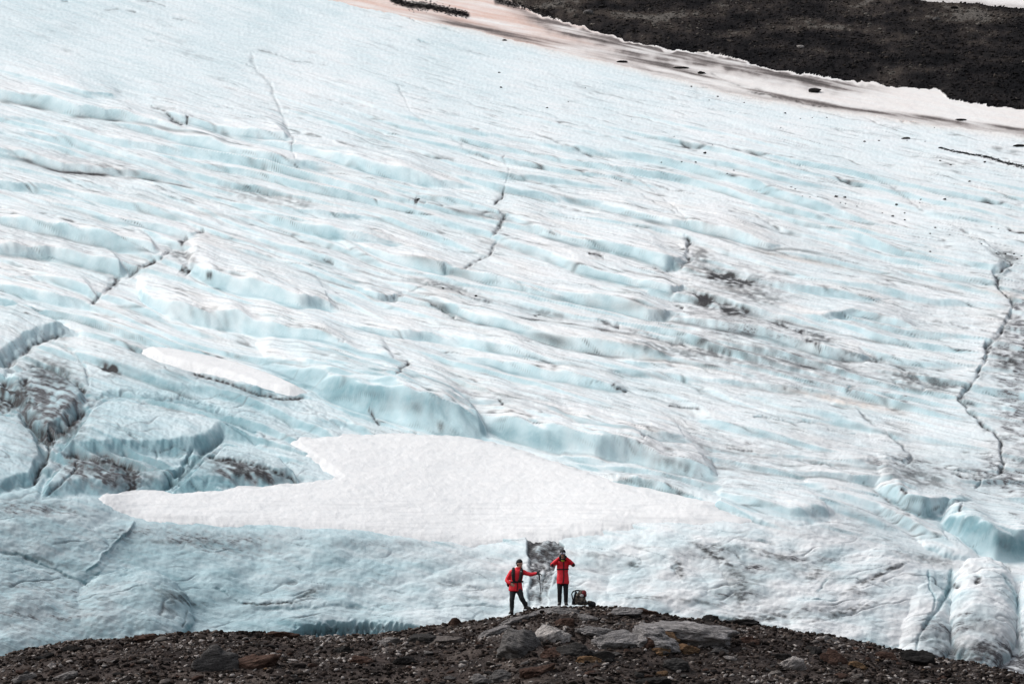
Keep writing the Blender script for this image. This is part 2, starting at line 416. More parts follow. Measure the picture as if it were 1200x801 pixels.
S([(230,265,3),(300,285,5),(360,300,7),(400,315,6),(450,328,5),(500,337,4)], L=13, dirt=.25)
S([(240,288,3),(300,305,7),(350,320,6),(400,335,5)], L=15, dirt=.15)
S([(540,326,3),(575,338,9),(610,343,7),(650,354,7),(700,360,4)], L=16, dirt=.3)
S([(470,346,4),(520,364,9),(555,381,13),(600,393,13),(650,404,11),(680,410,6)], L=22, dirt=.45)
S([(350,372,3),(420,391,8),(460,399,12),(510,403,10),(550,409,6)], L=20)
S([(510,396,6),(560,414,15),(600,421,14),(650,432,9),(690,434,3)], L=26)
S([(500,422,3),(518,426,6),(536,426,3)], L=10)
S([(590,392,6),(640,405,12),(700,415,15),(760,424,15),(790,426,5)], L=22, dirt=.5, blue=.45)
S([(716,421,3),(745,431,7),(785,434,6),(790,433,2)], L=14)
S([(540,425,3),(600,438,12),(650,449,13),(700,458,13),(722,461,9),(738,462,3)], L=26, dirt=.2)
S([(635,489,6),(680,509,17),(720,518,19),(770,524,17),(812,524,8),(816,519,3)], L=34, w=5, dirt=.25)
S([(650,540,6),(700,546,10),(727,547,4)], L=14)
S([(690,243,3),(740,258,9),(785,269,11),(800,270,10),(850,281,13),(900,294,8),(922,292,3)], L=26, dirt=.4)
S([(600,262,4),(640,281,10),(670,289,10),(700,293,10),(740,302,15),(780,316,15),(806,312,5)], L=26, dirt=.35)
S([(630,300,5),(680,323,13),(720,334,13),(760,346,15),(787,349,14),(804,338,4)], L=28, dirt=.3)
S([(600,332,4),(620,347,6),(660,353,8),(720,366,13),(760,377,17),(780,376,13),(797,368,3)], L=26, dirt=.25)
S([(600,360,6),(650,372,7),(700,382,5)], L=14, dirt=.3)
S([(600,378,3),(660,384,5),(720,392,6),(790,402,5),(850,410,7),(900,420,5)], L=16, dirt=.7, blue=.3)
S([(800,340,4),(850,360,10),(880,372,10),(930,382,8),(980,392,4)], L=18, dirt=.5, blue=.3)
S([(790,378,5),(850,390,10),(900,399,10),(935,408,12),(970,420,12),(1012,424,10),(1018,420,3)], L=20, dirt=.5)
S([(900,335,4),(925,343,7),(990,351,9),(1020,356,6),(1042,355,2)], L=18)
S([(895,296,3),(960,306,4),(1050,326,4),(1065,331,1)], L=14, dirt=.35)
S([(970,279,3),(1010,286,5),(1060,297,7),(1110,308,6),(1160,319,7),(1178,323,5),(1184,318,2)], L=22)
S([(1060,318,2),(1100,327,5),(1150,334,6),(1170,336,3)], L=16, dirt=.2)
S([(900,368,3),(960,378,8),(1000,374,10),(1060,388,10),(1080,395,3)], L=18)
S([(1050,452,4),(1066,457,6),(1082,461,6),(1086,456,2)], L=12, dirt=.5)
S([(970,474,3),(990,478,5),(1012,481,3)], L=10, dirt=.4)
S([(640,432,3),(760,440,5),(830,452,5),(900,458,6),(960,462,5),(1075,480,2)], L=20, dirt=.3)
S([(780,440,2),(850,470,4),(905,488,3),(1000,500,3)], L=18, dirt=.25)
S([(800,520,2),(880,535,4),(935,538,4),(980,546,6),(1030,554,7),(1054,560,5),(1060,556,2)], L=18, dirt=.35)
S([(830,545,3),(880,553,5),(940,561,6),(990,567,10),(1040,573,12),(1056,570,5)], L=18, dirt=.4)
S([(1020,574,6),(1060,601,24),(1080,609,24),(1105,604,20),(1140,592,10)], L=34, w=6, dirt=.2)
S([(1100,615,8),(1130,640,30),(1165,655,32),(1200,656,32),(1260,658,30),(1350,660,30)], L=36, w=7)
S([(1150,585,3),(1200,592,8),(1260,600,10),(1350,610,8)], L=20)
S([(835,588,5),(870,600,12),(930,612,16),(980,610,8)], L=30, w=8, blue=.5)
S([(935,575,4),(990,590,10),(1030,604,10),(1080,632,14),(1120,648,10)], L=24, w=6, blue=.5)
S([(600,470,4),(660,480,8),(720,484,6),(770,490,4)], L=24, w=6, blue=.5)
S([(760,480,2),(800,500,4),(812,515,4),(820,522,2)], L=12, dirt=.2)
# broken blocks at the lower left
S([(300,485,4),(340,494,8),(380,500,8),(420,505,4)], L=26, w=6, blue=.4)
S([(160,440,3),(230,452,6),(300,466,8),(360,468,6),(400,470,3)], L=20, w=6, blue=.4)
dome(152, 726, 74, 54, 26, 0); dome(-10, 725, 150, 76, 22, 12); dome(20, 640, 110, 50, 9, 8)
dome(1152, 722, 40, 66, 24, 0, 2.4); dome(1084, 745, 30, 62, 14, 8); dome(1226, 725, 36, 66, 20); dome(1040, 700, 46, 60, 9, 6); dome(1075, 785, 30, 34, 8)
dome(1010, 700, 90, 50, 6, -20); dome(900, 680, 80, 40, 5, 10); dome(770, 690, 60, 30, 5)
dome(900, 596, 60, 20, 7, 10); dome(1110, 640, 40, 14, 8, 18)
def block(top, bot, h, w=7.0, tilt=0.0):
    """a rounded block of ice: back edge and front foot as outlines"""
    pts = [(u, v + h * .85) for u, v in top] + list(bot)
    sl, sd = poly_sd(pts, 14, .7)
    cu = np.mean([q[0] for q in pts]); cv = np.mean([q[1] for q in pts])
    body = sstep(0, w, sd) * (0.78 + 0.22 * sstep(0, 26, sd)) * (1 + tilt * (U[sl] - cu) / 60 + 0.18 * fbm(U[sl] / 34, V[sl] / 20, 3, int(cu) + 400))
    H[sl] = np.where(sd > -1, np.maximum(H[sl] * sstep(6, 0, sd), h * body), H[sl])
    MOAT[sl] -= 3.0 * np.exp(-((sd + 1.5) / 3.0) ** 2)
    BLUE[sl] = np.maximum(BLUE[sl], 0.75 * sstep(-1, 1, sd) * sstep(w * 1.1, w * .4, sd) * (V[sl] > cv - 10))
block([(-60,352),(0,350),(30,350),(60,362),(90,380)], [(60,397),(30,410),(0,430),(-60,436)], 14, 9)
block([(12,428),(45,421),(70,430),(92,440),(102,458)], [(96,482),(76,503),(56,517),(36,496),(20,475),(8,452)], 13, 9)
block([(-60,480),(0,478),(25,477),(38,498),(50,520)], [(50,545),(36,568),(0,576),(-60,572)], 12, 8)
block([(64,528),(84,503),(100,480),(122,461),(160,462),(215,470),(262,484),(300,504)], [(262,513),(228,531),(182,535),(130,538),(90,537)], 15, 9)
block([(55,552),(75,537),(110,543),(150,548),(190,543),(220,533)], [(204,556),(190,573),(150,578),(100,577),(48,580)], 11, 8)
block([(203,562),(232,537),(262,511),(300,515),(332,530),(352,552)], [(352,568),(290,573),(230,575),(195,575)], 14, 9)
for pp, hh, ul in (([(1150,285),(1172,297),(1186,310),(1166,322),(1170,335),(1183,350),(1187,362),(1180,377),(1172,392),(1156,405),(1158,418),(1150,430),(1144,445),(1134,456),(1126,467),(1136,482),(1150,495),(1165,505),(1175,517),(1172,531),(1176,545),(1168,556),(1155,560),(1120,555),(1040,540),(1000,430),(1080,285)], 4.0, 1095),
               ([(1005,478),(1022,495),(1045,510),(1058,522),(1068,538),(1058,547),(990,545),(900,520),(880,480)], 3.2, 975), ([(803,275),(808,290),(806,306),(790,316),(740,302),(690,285),(700,262)], 2.5, 765)):
    sl, sd = poly_sd(pp, 8, 1.0); H[sl] = H[sl] + hh * sstep(-.5, 3.5, sd) * np.exp(-np.maximum(sd, 0) / 22) * sstep(ul, ul + 35, U[sl])
H0 *= 1 - 0.85 * sstep(-25, 15, V - Wm)
H = np.maximum(H, H0) * 0.85 + (H + H0) * 0.15

# ---- wall texture: scallops and low melt flutes
wl = sstep(-12, 20, V - Wm)
scal = fbm(U / 26, V / 11, 4, 101); rid = 1 - np.abs(pn(U / 17 + 0.8 * pn(U / 30, V / 30, 7), V / 7, 103)) * 2
strat = pn(U / 120, (V + 0.1 * U + 8 * pn(U / 90, V / 60, 104)) / 5, 105)
HW = wl * (2.4 * fbm(U / 44, V / 20, 2, 101) + 0.5 * scal + 0.30 * rid + 0.25 * strat + 7 * fbm(U / 110, V / 60, 2, 107))
blk = sstep(420, 470, V) * sstep(460, 360, U) * (1 - wl)
HW += blk * (2.2 * fbm(U / 30, V / 16, 4, 111) + 0.8 * fbm(U / 8, V / 6, 3, 112))
HW += (0.7 - 0.4 * wl) * fbm(U / 16, Q / 3.5, 3, 113) * (0.35 + 0.65 * amp) + 0.35 * fbm(U / 4, V / 2.5, 2, 114)
HW += 4.0 * fbm(U / 160, V / 70, 2, 115) * amp
# long hairline furrows along the flow, and a fracture net in the steep ice
fm = sstep(40, 200, V) * (1 - wl) * (1 - blk)
for (a_, b_2, wd_, dp, dk, sd3) in ((260, 11, .05, 1.8, .75, 301), (150, 5.5, .06, 1.1, .55, 305), (400, 18, .028, 1.6, .8, 309)):
    n_ = pn(U / a_, Q / b_2 + 0.22 * pn(U / 60, Q / 14, sd3 + 3), sd3) + 0.12 * pn(U / 25, Q / 5, sd3 + 2)
    g_ = np.exp(-(n_ / wd_) ** 2) * np.clip(0.15 + 1.5 * pn(U / 60, Q / 14, sd3 + 1), 0, 1)
    HW -= dp * g_ * (0.25 + 0.75 * fm) * (1 - wl)
    DIRT_SHADE = np.maximum(DIRT_SHADE, dk * g_ * (0.22 + 0.78 * fm) * np.clip(0.65 + pn(U / 12, V / 5, sd3 + 4), 0, 1.1) * (1 - wl) * (1 - .6 * blk))
for (a_, b_2, wd_, dp, dk, sd3) in ((200, 22, .035, 2.0, .35, 321), (150, 12, .03, 1.4, .3, 329)):
    n_ = pn(U / a_, (V + (0.18 if sd3 == 321 else -0.22) * U) / b_2, sd3) + 0.2 * pn(U / 22, V / 12, sd3 + 2)
    g_ = np.exp(-(n_ / wd_) ** 2) * np.clip(0.1 + 1.4 * pn(U / 55, V / 35, sd3 + 1), 0, 1) * np.maximum(wl, blk)
    HW -= dp * g_; GREY = np.maximum(GREY, 1.8 * dk * g_); DIRT_SHADE = np.maximum(DIRT_SHADE, dk * g_)
HW += 3.6 * wl * np.abs(pn(U / 75 + .3 * pn(U / 60, V / 40, 343), V / 30, 341)) + 0.8 * wl * pn(U / 20, V / 8, 342) + 0.6 * wl * pn(U / 8, V / 4, 344)
for a in [(40,600,80,14,.5),(160,625,60,8,.4),(250,632,100,8,.5),(380,690,60,5,.3),(60,700,120,6,.45),(50,735,110,6,.45),(830,650,40,10,.5),(880,670,30,8,.5),(860,700,40,6,.45),(940,655,50,5,.5),(1000,700,40,5,.4),(930,720,90,5,.5),(1110,745,60,12,.5),(1190,775,60,20,.7),(1130,775,60,14,.6),(700,665,50,6,.3),(450,640,80,5,.35),(560,655,60,8,.3)]:
    smear(GREY, *a[:4], a[4] * 1.6, tilt=.0, tex=.5, sc=1.4)
HW *= 1 - 0.75 * np.clip(BLUE, 0, 1)
# the dirty cleft behind the two people
CLEFT = [(617,631),(652,627),(662,638),(655,655),(650,672),(646,690),(641,709),(619,709),(619,690),(621,665),(618,645)]
slc, sdc = poly_sd(CLEFT, 16, .9)
mc = sstep(-1.5, 2.0, sdc)
cn = fbm(U[slc] / 14, V[slc] / 11, 3, 351)
MOAT[slc] -= mc * (3.5 + 4 * cn)
GREY[slc] = np.maximum(GREY[slc], mc * np.clip(0.95 - 0.4 * sstep(650, 700, V[slc]) + 0.7 * cn, 0, 1))
DIRT_SHADE[slc] = np.maximum(DIRT_SHADE[slc], mc * np.clip(0.5 * sstep(672, 636, V[slc]) + 1.3 * cn, 0, .7))
_q = P + nrm * ((H + MOAT + HW) * pxm)[..., None]
_f = _q[..., 1] * _cp + _q[..., 2] * _sp
US = 600 + _q[..., 0] / _f / 0.0002; VS = 400.5 - (_q[..., 2] * _cp - _q[..., 1] * _sp) / _f / 0.0002
PAD = 50
del _q, _f

# ---- cracks, dirt bands, smears; some of the darks are painted shade
C = crack
C([(222,276),(205,290),(185,303)], 2.6, .95, 2.5); C([(182,302),(165,312),(149,324)], 3.0, 1, 3); C([(140,324),(125,340),(107,357)], 3.2, 1, 3)
C([(228,272),(240,268)], 2, .7); C([(213,313),(222,318)], 4, 1, 2, brk=.1)
C([(590,180),(597,200),(592,215)], 1.3, .45, 1); C([(592,218),(586,232),(579,238)], 1.8, .95, 2, brk=.2)
C([(588,246),(592,255),(584,268),(575,276)], 2.4, .85, 2, brk=.3)
C([(582,284),(575,296),(562,305),(545,312),(524,321)], 1.7, .75, 1.5, brk=.4)
C([(480,326),(500,334),(520,336),(560,350),(590,357)], 1.7, .7, 1); C([(505,330),(485,340),(465,347),(440,353)], 1.6, .6, 1)
C([(505,352),(520,362),(535,372)], 2.2, .75, 1.5); C([(380,302),(393,309)], 1.8, .8); C([(272,128),(250,122)], 1, .2)
C([(293,62),(300,80),(312,93),(322,115),(332,135),(338,152),(343,166),(335,172)], 2.0, .24, 1.0, brk=.3); C([(343,166),(345,185)], 1.5, .4)
C([(176,122),(190,130),(204,140),(216,146)], 1.8, .8, 1.5, brk=.2); C([(219,134),(219,146)], 1.9, .95, 2, brk=.1)
C([(300,57),(345,70),(387,78)], 1.0, .5, .8); C([(72,1),(80,2)], 1, .5); C([(120,10),(140,13),(160,16)], 1, .45, .5); C([(160,0),(195,7)], 1, .6, .5)
C([(290,76),(300,80)], 1, .6); C([(490,47),(510,52)], 1, .4); C([(540,58),(575,66)], 1, .35, .5); C([(450,92),(460,96),(480,101),(500,104)], .9, .35, .5)
C([(200,22),(225,25)], .8, .4, .4); C([(175,31),(193,35)], .8, .3, .4); C([(445,4),(500,30),(540,36)], .7, .12)
C([(370,112),(405,122)], .8, .25, .5); C([(465,95),(470,110),(480,128),(495,140),(520,158),(545,172)], 1.1, .22, .7)
C([(550,178),(575,184)], 1.2, .5); C([(478,234),(500,237)], 1, .2); C([(485,235),(491,236)], 3, 1, 1, brk=.1); C([(650,165),(690,182),(740,203),(785,238),(810,262)], 1.3, .25, .8)  # the short wide blot paints the dark of a hole
C([(760,212),(785,222)], 1, .4, .5); C([(750,225),(790,250),(812,264)], 1, .35, .6)
C([(803,275),(808,285),(805,298),(810,306),(795,314)], 2.4, .85, 2); C([(806,306),(830,312),(850,322),(875,332)], 2.8, .55, 1.5)
C([(765,316),(780,318),(790,316)], 1.8, .9, 1); C([(802,328),(808,336),(818,345),(835,352),(862,366)], 3.2, .6, 1.5); C([(786,352),(800,362)], 2.2, .85, 1.5)
C([(690,297),(708,301)], 1.6, .95, 1, brk=.2); C([(640,269),(660,274)], 1, .6); C([(606,398),(625,402)], .9, .5)
C([(700,376),(712,380),(726,384)], 2.6, .8, 1.5, brk=.3); C([(720,383),(760,392),(800,408),(830,420)], 2.2, .5, 1); C([(780,400),(800,404),(830,414),(860,425)], 2.4, .5, 1)
C([(718,448),(728,455),(735,459)], 2.2, .95, 1.5, brk=.1); C([(780,474),(805,477),(822,479)], 1.3, .8, 1, brk=.2); C([(850,525),(882,529)], 1.5, .7, .8, brk=.2); C([(752,505),(760,506)], 3, .55); C([(757,507),(757,512)], 1.5, .8)
C([(900,374),(915,380),(935,388)], 2.5, .8, 1); C([(935,385),(945,395),(958,402),(962,412)], 3.5, .95, 1.5); C([(950,402),(990,412),(1040,425)], 2.4, .75, 1)
C([(1010,418),(1040,423),(1065,436),(1090,446),(1110,450)], 3.0, .75, 1, brk=.6); C([(1045,430),(1075,445),(1110,449),(1140,455)], 1.8, .7, 1)
C([(1045,445),(1060,454),(1084,460)], 1.5, .6); C([(990,458),(1003,452)], 2, .8); C([(1082,452),(1087,460)], 2.4, .9)
C([(1015,205),(1040,215),(1055,228),(1075,243),(1086,250)], 1.3, .4, .8); C([(1110,260),(1125,268),(1137,275)], 1.8, .6, 1); C([(920,190),(950,200)], .8, .2)
LOBE = [(1150,285),(1172,297),(1186,310),(1166,322),(1170,335),(1183,350),(1187,362),(1180,377),(1172,392),(1156,405),(1158,418),(1150,430),(1144,445),(1134,456),(1126,467),(1136,482),(1150,495),(1165,505),(1175,517),(1172,531),(1176,545),(1168,556),(1155,560),(1120,555)]
C(LOBE, 2.3, .85, 2.5, brk=.45); C([(x + 5, y + 3) for x, y in LOBE[2:-3]], 4.5, .35, 0, brk=.8)
C([(1005,478),(1022,495),(1045,510),(1058,522),(1068,538),(1062,545)], 2.2, .5, 1.5, brk=.5)
C([(1158,405),(1168,412),(1185,428)], 4, .7, 1); C([(1172,512),(1200,516),(1240,520)], 1.4, .6, 1)
C([(1115,553),(1135,559),(1150,561)], 1.8, .95, 1.5, brk=.2); C([(1150,562),(1142,572)], 2, .6); C([(1090,375),(1130,384),(1170,390)], 1.0, .5, .6); C([(1030,352),(1050,350),(1090,358),(1130,365)], .8, .35, .4)
C([(1010,565),(1030,578),(1050,592),(1068,605)], 2.2, .6, 1); C([(1055,570),(1065,577)], 3, .8); C([(1075,606),(1100,592),(1125,586)], 1.6, .6, 1); C([(1128,588),(1125,600)], 1.6, .7)
C([(935,538),(965,545),(990,550)], 1.4, .6); C([(880,487),(960,497)], 1, .5); C([(970,505),(1005,508)], 1, .4)
C([(621,640),(632,655),(640,668),(635,690),(632,707)], 2.0, .8, 1, brk=.3); C([(653,648),(641,668)], 1.8, .7, 1, brk=.3); C([(625,634),(650,646)], 1.8, .7, 1); C([(646,692),(655,670),(662,652)], 1.2, .6, 1); C([(628,676),(640,690),(645,704)], 1.2, .6, 1)
C([(122,461),(160,462),(215,469),(262,484),(298,505)], 4.0, .10, 3.2, blue=.9, brk=.1, jit=.6); C([(262,511),(240,528),(222,548),(195,571)], 3.4, .4, 4, blue=.9, brk=.2, jit=.6); C([(58,400),(85,410),(100,430),(104,450)], 2, .3, 3, brk=.3)  # first line paints the shadow gap behind the big block
# blocky lower left: shade of hollows and ledges painted in with the cracks
C([(-20,470),(5,474),(20,470),(28,455),(26,440)], 8, 1, 4, brk=.2); C([(30,468),(45,474)], 3.2, .9, 2, brk=.2)
C([(25,477),(33,493),(44,508),(56,518),(75,506),(90,490),(100,480)], 4.0, 1, 4, brk=.15); C([(44,508),(64,512)], 11, 1, 3, brk=.1)
C([(57,520),(53,540),(44,556),(38,568)], 2.8, .95, 4, brk=.2); C([(100,480),(112,470),(122,463)], 2, .5, 2)
C([(75,534),(100,537),(135,541),(160,549)], 3.4, 1, 3, brk=.2); C([(150,543),(157,574)], 11, 1, 3, brk=.15); C([(90,540),(88,553),(70,566),(55,578)], 2.0, .85, 3, brk=.3)
C([(226,524),(222,538),(206,555),(190,573)], 2.6, .3, 4, blue=1); C([(222,530),(222,542)], 1.6, .5)
C([(238,532),(262,537),(290,541),(315,549),(338,560),(350,566)], 2.6, 1, 3, brk=.2); C([(240,572),(243,562)], 2, .1, 3, blue=1)
C([(135,490),(150,505),(170,522),(182,531),(205,523),(222,530)], 1.0, .5, 1.5); C([(182,531),(184,538)], 1.5, .4)
C([(5,430),(22,418),(40,404),(60,395),(78,388)], 3.0, .8, 3, brk=.3); C([(45,428),(70,438),(95,451),(101,462)], 2.4, .8, 3); C([(92,452),(102,458)], 4, 1, 1, brk=.1)
C([(92,378),(115,385),(150,392),(175,398)], 1.1, .55, 1, brk=.3); C([(170,417),(200,432)], 1, .4, 1); C([(222,436),(262,446),(300,461),(335,467),(360,465)], 2.2, .95, 2.0, brk=.12, jit=.5); C([(230,441),(246,444)], 1.8, .8)  # the long dark line paints the shade under the snow slab
C([(430,478),(438,488),(448,496)], 1.8, .9, 2.5, brk=.1); C([(400,460),(425,474)], 1, .3, 1.5); C([(480,424),(470,432),(466,438)], 2.4, .9, 2, brk=.2); C([(585,466),(590,474)], 1.8, .8, 2, brk=.1)
C([(515,362),(530,368),(536,376)], 1.5, .5); C([(398,398),(405,400)], 2, .7); C([(340,460),(370,480),(398,504)], 1.0, .3, 1.2); C([(300,470),(340,500),(352,508)], .9, .1, 1.2)
C([(470,505),(480,507),(490,506)], 1.5, .5); C([(536,510),(558,520),(600,545)], 1, 0, 1.0)
# the front wall
C([(0,648),(25,651),(55,662),(82,676),(100,685),(112,688)], 1.4, .45, 2.5, brk=.4); C([(100,686),(108,683)], 3, .4); C([(182,687),(195,692),(205,700),(218,703)], 2.6, .65, 1.0, brk=.5); C([(221,712),(216,728),(212,736)], 1.3, .6, 1.5, brk=.3)
C([(157,612),(140,632),(120,652),(102,668)], 2.0, 0, -3.0); C([(152,622),(128,648)], 2, .15, 1.5)
C([(250,689),(262,692),(272,700),(281,706)], 1.3, .35, 2); C([(280,706),(300,708),(318,707),(342,705),(352,697),(362,694),(372,698)], 1.7, .9, 2.0, brk=.35); C([(300,716),(350,712),(400,708),(440,716)], 3, .2, 2.5); C([(500,714),(560,708),(600,709)], 1.5, .25, 1.5); C([(518,680),(545,686),(570,690)], 2, .15, 1.5)
C([(340,748),(360,741),(385,738),(420,737),(460,738),(490,741)], 6.0, .3, 22, blue=1, brk=.1, jit=.3); C([(340,742),(360,735),(385,731),(420,730),(460,731),(495,735)], 2.0, .6, 6, brk=.2, jit=.3)  # undercut at the wall foot, its shade painted into the colour
C([(534,633),(560,633),(600,632),(640,629),(652,626)], .8, .6, .8, brk=.4, jit=.5); C([(470,622),(520,631)], .7, .3)
C([(832,636),(845,640),(860,650),(880,665)], 1.8, .65, 1.5); C([(790,662),(792,672),(800,682)], 1.6, .6, 1.5); C([(840,650),(850,675),(860,695),(872,710)], 2.6, .4, 1.2, brk=.8)
C([(740,662),(745,663)], 3.2, .4, 1.5, blue=.5); C([(795,662),(790,668)], 3.2, .5, 1.5, blue=.6); C([(735,700),(765,700)], 1.2, .5, 1)
C([(865,630),(880,632),(920,640),(945,650)], 1.6, .35, 1.5, brk=.6); C([(1004,685),(1030,672),(1060,660)], 2.0, .55, 1.5); C([(1010,692),(1035,680),(1060,668)], 1.4, .35, 1); C([(960,690),(968,680)], 2, .4, 1.5, blue=.5)
C([(820,722),(870,724),(920,732),(970,727),(1000,718),(1015,705)], 2.0, .5, 1.2, brk=.7); C([(940,702),(985,703)], 1.2, .3)
C([(1115,668),(1114,688),(1103,705),(1094,720),(1082,735)], 2.8, .25, 4.5, blue=1, jit=.5, brk=.2); C([(1084,732),(1076,745),(1072,770)], 1.8, .4, 3, blue=.4, jit=.5); C([(1088,668),(1090,688),(1097,700),(1093,715)], 1.3, .1, 2.5, blue=.7, jit=.5)
C([(1145,673),(1146,684)], 3.0, .9, 2.5, brk=.1); C([(1120,683),(1122,688)], 3.0, .8, 2, brk=.1); C([(1122,702),(1126,712)], 2, .1, 1); C([(1175,672),(1188,690),(1194,715),(1199,745)], 1.8, .2, 3, blue=.7, jit=.6)  # the two wide blots paint the dark inside holes
C([(1100,742),(1101,752)], 3, .3, 1.5); C([(1140,687),(1190,688)], 1, .3, .8); C([(1178,662),(1184,668)], 2, .8, 2); C([(1075,652),(1100,656),(1118,660)], 2, .3, 1)
C([(1168,636),(1180,640),(1200,646)], 5, .3, 1, blue=1)
# dirt smears and granular grey crust
for a in [(852,326,42,9,.7),(828,352,26,9,.75),(855,362,30,8,.7),(880,345,40,10,.4),(820,300,14,12,.45),(830,410,40,10,.5),(900,420,70,14,.35),
          (1080,445,50,9,.5),(1180,420,16,12,.6),(1080,560,45,10,.4),(80,202,30,3.5,.35),(215,300,16,7,.45),(245,322,4,3,.9),(300,228,40,9,.3),(348,236,20,6,.35),
          (520,335,40,5,.35),(640,368,30,5,.35),(780,410,50,7,.4),(960,395,20,6,.5),(745,560,30,5,.3),(790,545,24,7,.35),
          (128,432,14,8,.9),(60,435,30,16,.5),(12,462,20,13,.9),(290,552,42,10,.6),(130,552,50,16,.45),(40,470,18,30,.4),(75,500,24,14,.5),(200,480,20,4,.3),(200,698,22,10,.35),(70,395,12,3,.3),
          (868,680,26,14,.28),(940,668,50,10,.22),(1090,655,36,7,.28),(1130,760,50,14,.35),(1150,735,22,10,.2),(980,430,30,6,.4),(1180,300,14,8,.5)]:
    smear(DIRT_SHADE, *a[:4], a[4] * 1.25, tilt=.2)
for a in [(1190,450,30,110,.6),(1200,560,80,24,.6),(1200,380,20,60,.7),(880,330,70,22,.45),(860,380,90,26,.5),(950,440,120,30,.42),(1060,370,80,30,.30),(850,530,120,28,.35),(1060,545,60,18,.5),
          (960,300,160,40,.16),(1000,520,90,34,.25),(100,190,90,10,.3),(60,285,100,16,.25),(560,465,50,14,.35),(480,470,50,16,.25),(640,470,60,14,.3),(60,470,50,42,.85),(290,552,50,16,.8),(120,553,56,22,.8),(40,520,30,30,.4),(200,430,90,20,.25),
          (60,720,130,60,.35),(60,640,120,40,.3),(250,635,110,14,.45),(480,648,90,12,.25),(560,660,60,20,.2),(820,560,80,14,.35),(1120,740,110,40,.25),(770,530,60,12,.4),(960,625,90,12,.3),(330,575,40,12,.3),
          (850,690,90,40,.2),(1000,610,60,14,.3)]:
    smear(GREY, *a[:4], min(1, a[4] * 1.35), tilt=.15, tex=.75, sc=1.2)
for a in [(868,690,9,22,.6,0),(840,652,26,4,.7,.6),(880,724,70,3.5,.7,-.03),(990,716,34,3.5,.6,-.3),(1032,672,36,3,.7,-.5),(862,672,12,9,.55,.3),(796,667,6,9,.7,.5),(742,662,8,4,.6,0),(1135,765,60,9,.55,-.1),(1090,655,40,4,.45,.2),
          (905,650,40,4,.5,.25),(955,672,14,7,.5,-.6),(760,700,26,3,.5,0),(820,705,30,3,.5,.1),(700,650,30,4,.3,.1),(360,697,16,5,.6,-.5),(215,702,20,5,.6,.4),(560,700,40,2.5,.3,0),(530,684,26,2.5,.35,.1),(210,635,50,3,.35,0),(45,655,40,3,.4,.3)]:
    smear(DIRT_SHADE, *a[:4], a[4], tilt=a[5], tex=.9, sc=.8)
# fine wind-blown streaks everywhere, stronger to the right
st = pn(U / 34, Q / 2.6, 71) + 0.8 * pn(U / 14, Q / 1.6, 72)
rgt = 0.35 + 0.65 * sstep(560, 980, U) * sstep(150, 330, V)
rgt *= 1 - 0.6 * sstep(600, 660, V)
dn = np.clip(0.5 + 1.1 * pn(U / 110, V / 45, 73), 0, 1.2)
DIRT_SHADE = np.maximum(DIRT_SHADE, np.clip(st - 0.62, 0, 1) * 0.9 * rgt * dn)
GREY = np.maximum(GREY, np.clip(st * 0.5 + 0.15, 0, 1) * 0.5 * rgt * dn)
# ice tone: bluer bare ice, whiter crust; lit tops and shaded faces painted in
tone = 0.13 + 0.10 * sstep(160, 20, V) + 0.15 * sstep(560, 600, V) * sstep(800, 300, U) + 0.20 * sstep(380, 470, V) * sstep(560, 380, U) + 0.12 * pn(U / 150, V / 70, 81) + 0.08 * pn(U / 50, Q / 12, 82)
tone += 0.10 * sstep(600, 640, V) * sstep(700, 200, U)  # left part of the front wall painted darker, as in shade
tone -= 0.05 * sstep(180, 260, V) * sstep(460, 380, V)
HB = H + MOAT
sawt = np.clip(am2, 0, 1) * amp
tone += 0.035 - 0.17 * TOPLIT + sawt * np.where(fr > .78, 0.10, 0.16 * (0.42 - fr)) * (1 - sstep(-25, 15, V - Wm))  # tops painted as lit, ridge fronts as shaded
tone += 0.12 * sstep(420, 460, V) * sstep(400, 300, U) * sstep(600, 570, V)
gv = np.zeros_like(HB); gv[1:-1] = (HB[:-2] - HB[2:]) / (2 * DV)
slope_b = sstep(0.25, 1.6, gv)
BLUE = np.clip(tone + 0.6 * np.maximum(BLUE, slope_b * 0.75) * (0.85 + 0.3 * pn(U / 20, V / 12, 83)), 0.0, 1)  # steep faces bluer: ice colour with shade painted over it
BLUE = np.clip(BLUE + wl * (0.30 * pn(U / 45, V / 16, 84) * sstep(500, 700, U) + 0.16 * pn(U / 60, V / 14, 85)) + 0.10 * sstep(14, 30, H) * (gv > .8), 0, 1)
# teal patches: clean ice, and painted shade in the wall-foot undercut
for a in [(1140,615,40,14,.5),(1185,640,30,12,.6),(240,560,26,14,.25),(170,600,60,10,.2),(620,515,60,10,.2),(430,460,60,14,.15),(25,360,50,20,.15),(980,665,14,8,.3),(400,738,70,5,.5)]:
    tmp = np.zeros_like(BLUE); smear(tmp, *a[:5], tilt=.15, tex=.2); BLUE = np.clip(BLUE + tmp, 0, 1)
# pinkish dust on the crests
WARM = np.clip(0.25 * pn(U / 70, Q / 9, 91) + 0.05, 0, .3) * sstep(150, 220, V) * sstep(580, 500, V) * (1 - np.clip(BLUE * 1.6, 0, 1))
for a in [(990,470,70,5,.75),(940,305,60,3,.55),(1180,345,40,4,.5),(780,425,60,4,.35),(560,455,60,6,.25),(700,395,60,4,.2)]:
    smear(WARM, *a[:5], tilt=.2, tex=.3)

HICE = H + MOAT + HW
GREY = np.maximum(GREY, wl * 0.3 * np.clip(strat + 0.1, 0, 1) * sstep(1300, 300, U))

US, VS, PAD = U, V, 0
